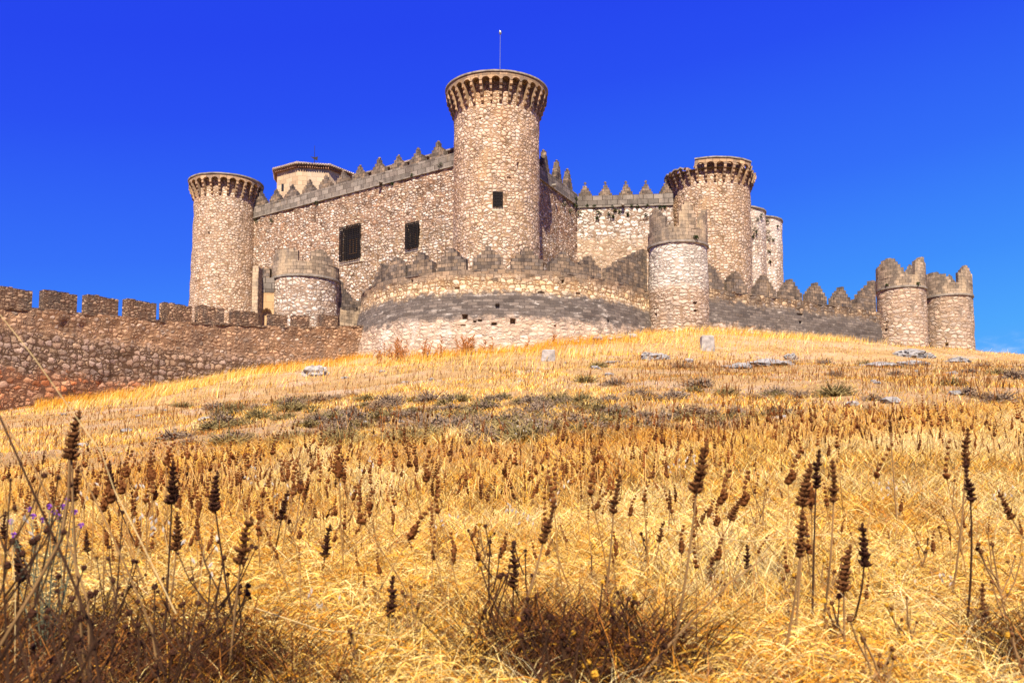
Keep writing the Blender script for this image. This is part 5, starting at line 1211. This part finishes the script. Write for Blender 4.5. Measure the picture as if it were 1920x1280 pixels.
# the rest of the field as one object
Xr, Yr = Xs[NI:], Ys[NI:]; Xf, Yf = scatter(9000, 13, 46, (-.58, .6), 1.1)
cl_ = noise3(np.c_[Xf * .3, Yf * .2, Xf * 0 + 2]); kf = (scrub(Xf, Yf) < .35) & (rs.rand(len(Xf)) < (.30 + .55 * cl_) * np.where((Xf / Yf > .1) & (Yf > 20), 1.2, .75)) ; Xf, Yf = Xf[kf], Yf[kf]
def far_spikes(Xa, Ya, protos, scale=1.0, jit=.25):
    V = []; Fc = []; b = 0; Za = hgt(Xa, Ya); per = []; CL = []; vc = []
    for s in protos:
        v = np.array(s.v); t = []; vc.append(np.array(s.c))
        for f in s.f:
            for q_ in range(1, len(f) - 1): t.append((f[0], f[q_], f[q_ + 1]))
        per.append((v, np.array(t)))
    ks = rs.randint(0, len(protos), len(Xa))
    for k in range(len(protos)):
        m_ = ks == k; n_ = m_.sum()
        if not n_: continue
        v, t = per[k]; sc = scale * (1 - jit + 2 * jit * rs.rand(n_)); a1 = rs.rand(n_) * 6.28; lx = rs.randn(n_) * .17 + .02; ly = rs.randn(n_) * .12
        x = v[None, :, 0] * np.cos(a1)[:, None] - v[None, :, 1] * np.sin(a1)[:, None]; y = v[None, :, 0] * np.sin(a1)[:, None] + v[None, :, 1] * np.cos(a1)[:, None]; z = np.broadcast_to(v[None, :, 2], x.shape)
        x = x + lx[:, None] * z; y = y + ly[:, None] * z
        W_ = np.stack([x * sc[:, None] + Xa[m_][:, None], y * sc[:, None] + Ya[m_][:, None], z * sc[:, None] + Za[m_][:, None]], -1).reshape(-1, 3)
        pc_ = np.array([(.16, .16, .16), (.22, .22, .22), (.11, .11, .11), (.28, .28, .28)] if protos[0].c[-1][0] < .9 else [(.16, .065, .022), (.26, .12, .04), (.20, .09, .03), (.36, .19, .07)])[rs.randint(0, 4, n_)]; CL.append((vc[k][None] * (pc_ / .16 * (1, 1, 1))[:, None, :]).reshape(-1, 3) if vc[k].max() < .9 else np.repeat(pc_, len(v), 0))
        V.append(W_); Fc.append((t[None] + (np.arange(n_) * len(v))[:, None, None]).reshape(-1, 3) + b); b += len(W_)
    return np.concatenate(V), np.concatenate(Fc), np.concatenate(CL)
def tiny_spike(seed):
    rr = random.Random(seed); mb = MB(); h = rr.uniform(.10, .20); L = rr.uniform(.08, .15)
    mb.tube([(0, 0, 0), (0, 0, h)], .004, 3, cap=False); mb.tube([(0, 0, h), (0, 0, h + L * .2), (.004, 0, h + L * .6), (0, 0, h + L)], [.005, .011, .009, .003], 4); return mb
V1, F1, C1 = far_spikes(Xr, Yr, SP[:6], .78, .4); V2, F2, C2 = far_spikes(Xf, Yf, [tiny_spike(k) for k in range(5)], 1.0, .35)
o = link('seed_spike_field', make_mesh('seed_spike_field', np.r_[V1, V2], np.r_[F1, F2 + len(V1)], M['grass'], col=np.r_[C1, C2])); tag(o, 'thousands of small brown seed spikes thinning out up the hillside', 'dried plants', kind='stuff')

# ------------------------------------------------------------------ branching weeds with round heads
def weed(px, py_top, Y, label, dark=True, nb=5, spread=.5, group=None, yellow=0.0):
    t = P(px, py_top, Y); x0 = t.x + rnd.uniform(-.08, .08); g = Vector((x0, Y, gz(x0, Y) - .03)); hh = t.z - g.z
    r_ = empty('thistle_weed', tuple(g), label, 'dried plant', group); mb = MB(); balls = []
    trunk = [g, g.lerp(t, .35) + Vector((rnd.uniform(-.03, .03), 0, 0)), g.lerp(t, .7) + Vector((rnd.uniform(-.03, .03), 0, 0)), t]
    mb.tube(trunk, [.004, .0034, .0026, .0018], 4); balls.append(t)
    for i in range(nb):
        f = rnd.uniform(.2, .8); q0 = g.lerp(t, f); d = Vector((rnd.choice((-1, 1)) * rnd.uniform(.3, 1) * spread, rnd.uniform(-.3, .3) * spread, rnd.uniform(.5, 1))).normalized(); L = hh * rnd.uniform(.2, .5)
        q1 = q0 + d * L * .5; q2 = q1 + (d + Vector((0, 0, .6))).normalized() * L * .5; mb.tube([q0, q1, q2], [.0026, .002, .0014], 4); balls.append(q2)
        if rnd.random() < .6:
            q3 = q1 + Vector((rnd.uniform(-1, 1), rnd.uniform(-.3, .3), .6)).normalized() * L * .35; mb.tube([q1, q3], [.0018, .0012], 3); balls.append(q3)
    mb.build('stems', M['stem_dark' if dark else 'stem'], r_)
    for b_ in balls:
        bb = MB(); rr_ = rnd.uniform(.0035, .0075)
        bb.blob(b_, rr_, 7, 5, .22)
        for k in range(8):
            d = Vector((rnd.gauss(0, 1), rnd.gauss(0, 1), rnd.gauss(.4, 1))).normalized(); s_2 = d.cross(Vector((0.2, .3, 1))).normalized() * rr_ * .25; bb.add([b_ + d * rr_ * .7 - s_2, b_ + d * rr_ * .7 + s_2, b_ + d * rr_ * 1.7], [(0, 1, 2)])
        bb.build('seed_ball', M['yellow'] if rnd.random() < yellow else M['seed_dark' if dark else 'seed'], r_)
weeds_left = [(20, 900, 1.7), (70, 1010, 1.6), (110, 1080, 1.9), (180, 1110, 1.7), (230, 960, 2.2), (290, 1100, 2.0), (345, 1130, 2.0), (372, 1130, 2.2), (420, 1045, 2.3), (395, 1080, 2.4), (448, 1110, 2.3), (15, 1060, 1.4), (150, 1160, 1.5), (60, 1150, 1.4), (260, 1170, 1.6)]
for k, (px, py, Y_) in enumerate(weeds_left): weed(px, py, Y_, 'dark branching weed with small round heads in the tangle at bottom left', True, rnd.randint(3, 6), .6, 'dark branching weeds at bottom left')
for px, py, Y_ in ((920, 1000, 2.6), (950, 1080, 2.3), (1005, 1120, 2.2), (1060, 1130, 2.1), (1100, 1160, 2.0), (1130, 1090, 2.2), (1165, 1150, 2.0), (1020, 1180, 1.8), (1085, 1200, 1.7), (985, 1040, 2.6), (1190, 1120, 2.4)):
    weed(px, py, Y_, 'brown branching weed with round heads in the clump at bottom centre right', True, rnd.randint(3, 6), .5, 'brown branching weeds at bottom centre', .12)
for px, py, Y_ in ((562, 872, 4.0), (917, 1005, 3.2), (852, 1040, 3.4), (1438, 905, 4.4), (660, 1190, 2.3), (1202, 1000, 3.4), (1545, 1050, 3.0), (1352, 1090, 3.0), (1490, 1080, 3.0), (1740, 1010, 3.4), (1790, 900, 4.0), (1560, 1130, 2.4), (1700, 1120, 2.4), (1890, 1190, 2.0), (1610, 1180, 2.0), (1030, 850, 5.5), (1860, 1020, 2.6), (770, 1100, 2.6)):
    weed(px, py, Y_, 'thin branching weed with yellow brown round heads standing in the straw', False, rnd.randint(2, 6), .5, 'thin yellow headed weeds in the straw', .4)

# ------------------------------------------------------------------ long bare stems crossing the left
def long_stem(pts, label, mat, r0=.003, r1=.0015):
    V = [P(*p) for p in pts]; mb = MB(); mb.tube(V, [r0 + (r1 - r0) * i / (len(V) - 1) for i in range(len(V))], 5); tag(mb.build('long_grass_stem', M[mat]), label, 'grass stem')
long_stem([(330, 1150, 1.9), (262, 1010, 1.92), (215, 920, 1.95), (190, 848, 1.95), (130, 764, 1.95), (60, 665, 1.95), (0, 590, 1.95)], 'long pale grass stem slanting up left across the field wall', 'stem_pale', .0015, .0009)
long_stem([(190, 1300, 1.6), (172, 1180, 1.6), (125, 1060, 1.6), (70, 940, 1.6), (30, 850, 1.6), (-10, 760, 1.6)], 'dark curved stem slanting up to the left edge', 'stem_dark', .003, .0018)
long_stem([(170, 1290, 1.8), (165, 1130, 1.8), (120, 990, 1.8), (60, 870, 1.8), (-5, 775, 1.8)], 'thin brown stem slanting up to the left edge beside the dark one', 'stem', .0025, .0012)
long_stem([(300, 1290, 2), (285, 1180, 2), (235, 1060, 2), (190, 960, 2), (150, 880, 2)], 'brown bare stem arching over the lower left tangle', 'stem', .0028, .0015)
long_stem([(0, 1210, 1.5), (60, 1110, 1.5), (115, 1010, 1.5), (128, 930, 1.5), (130, 862, 1.5)], 'thick brown stem rising to the tall near spike', 'stem', .0035, .002)
long_stem([(1180, 1290, 2.0), (1290, 1170, 2.1), (1370, 1090, 2.1), (1440, 1040, 2.1)], 'brown stem slanting up right in the lower right straw', 'stem', .003, .0015)
long_stem([(1240, 990, 3), (1400, 1015, 3), (1560, 1000, 3), (1700, 1090, 3)], 'thin pale stem arching across the right field', 'stem_pale', .002, .001)
long_stem([(480, 1140, 2.4), (600, 1180, 2.4), (760, 1195, 2.4)], 'pale straw lying flat left of bottom centre', 'stem_pale', .0018, .0012)

# ------------------------------------------------------------------ wild oats
def oat(px, py, Y, label, group):
    t = P(px, py, Y); g = Vector((t.x + rnd.uniform(-.12, .12), Y, 0)); g.z = gz(g.x, Y) - .02; r_ = empty('wild_oat', tuple(g), label, 'grass stalk', group)
    mb = MB(); top = t; mb.tube([g, g.lerp(top, .5) + Vector((.01, 0, .02)), top], [.002, .0015, .0008], 4); mb.build('stalk', M['stem_pale'], r_)
    for i in range(6):
        hb = MB()
        f = rnd.uniform(.78, 1.02); q = g.lerp(top, f) + Vector((rnd.uniform(-.06, .06), rnd.uniform(-.03, .03), rnd.uniform(-.02, .02))); d = Vector((rnd.uniform(-.8, .8), rnd.uniform(-.2, .2), -1 if rnd.random() < .6 else .6)).normalized() * .022; s = d.cross(Vector((0, 1, 0))).normalized() * .0042
        hb.add([q, q + d * .5 + s, q + d, q + d * .5 - s], [(0, 1, 2, 3)]); hb.add([q, q + d * .5 + Vector((0, .004, 0)), q + d, q + d * .5 - Vector((0, .004, 0))], [(0, 1, 2, 3)]); hb.build('husk', M['husk'], r_)
for px, py, Y_ in ((265, 900, 3.6), (170, 895, 3.4), (650, 900, 4.5), (280, 960, 3.0), (300, 955, 3.1), (520, 900, 4.2), (968, 945, 4.2), (985, 960, 4.0), (830, 975, 3.8), (600, 1120, 2.8), (470, 880, 5), (700, 860, 5), (1050, 905, 4.2), (1300, 850, 5), (1270, 860, 5), (1660, 905, 4.6), (1680, 905, 4.6), (1880, 900, 4.2), (1740, 1080, 3), (385, 1010, 2.4), (1000, 780, 8), (980, 790, 8), (1250, 760, 9), (15, 930, 2.4)):
    oat(px, py, Y_, 'wild oat stalk with drooping white husks standing in the golden field', 'wild oat stalks')

# ------------------------------------------------------------------ purple flowered plant
def flowerplant():
    g = P(90, 1130, 2.6); g.z = gz(g.x, g.y) - .03; r_ = empty('knapweed', tuple(g), 'bushy grey green plant with small purple flowers at the left', 'flowering plant')
    st = MB(); lv = MB(); tips = []
    heads = [(55, 955), (62, 968), (92, 950), (102, 960), (118, 950), (125, 938), (20, 978), (25, 1003), (152, 985), (110, 968), (140, 960), (80, 975)]
    for px, py in heads:
        t = P(px, py, 2.6 + rnd.uniform(-.12, .12)); m_ = g.lerp(t, .5) + Vector((rnd.uniform(-.03, .03), 0, .04)); st.tube([g, m_, t], [.0025, .0018, .0012], 4)
        for k in range(26):
            q = g.lerp(t, rnd.uniform(.3, .97)); d = Vector((rnd.gauss(0, 1), rnd.gauss(0, 1), rnd.uniform(.1, 1))).normalized() * rnd.uniform(.015, .045); s = d.cross(Vector((.1, 1, .2))).normalized() * .0016; lv.add([q - s, q + s, q + d], [(0, 1, 2)])
        fb = MB()
        for k in range(16):
            d = Vector((rnd.gauss(0, 1), rnd.gauss(0, 1), rnd.uniform(.3, 1.6))).normalized() * .009; s = d.cross(Vector((.1, 1, .2))).normalized() * .0022; fb.add([t, t + d + s, t + d - s], [(0, 1, 2)])
        fb.blob(t - Vector((0, 0, .004)), .004, 5, 4, .1); fb.build('flower', M['purple'], r_)
    st.build('stems', M['sage'], r_); lv.build('leaves', M['sage'], r_)
flowerplant()
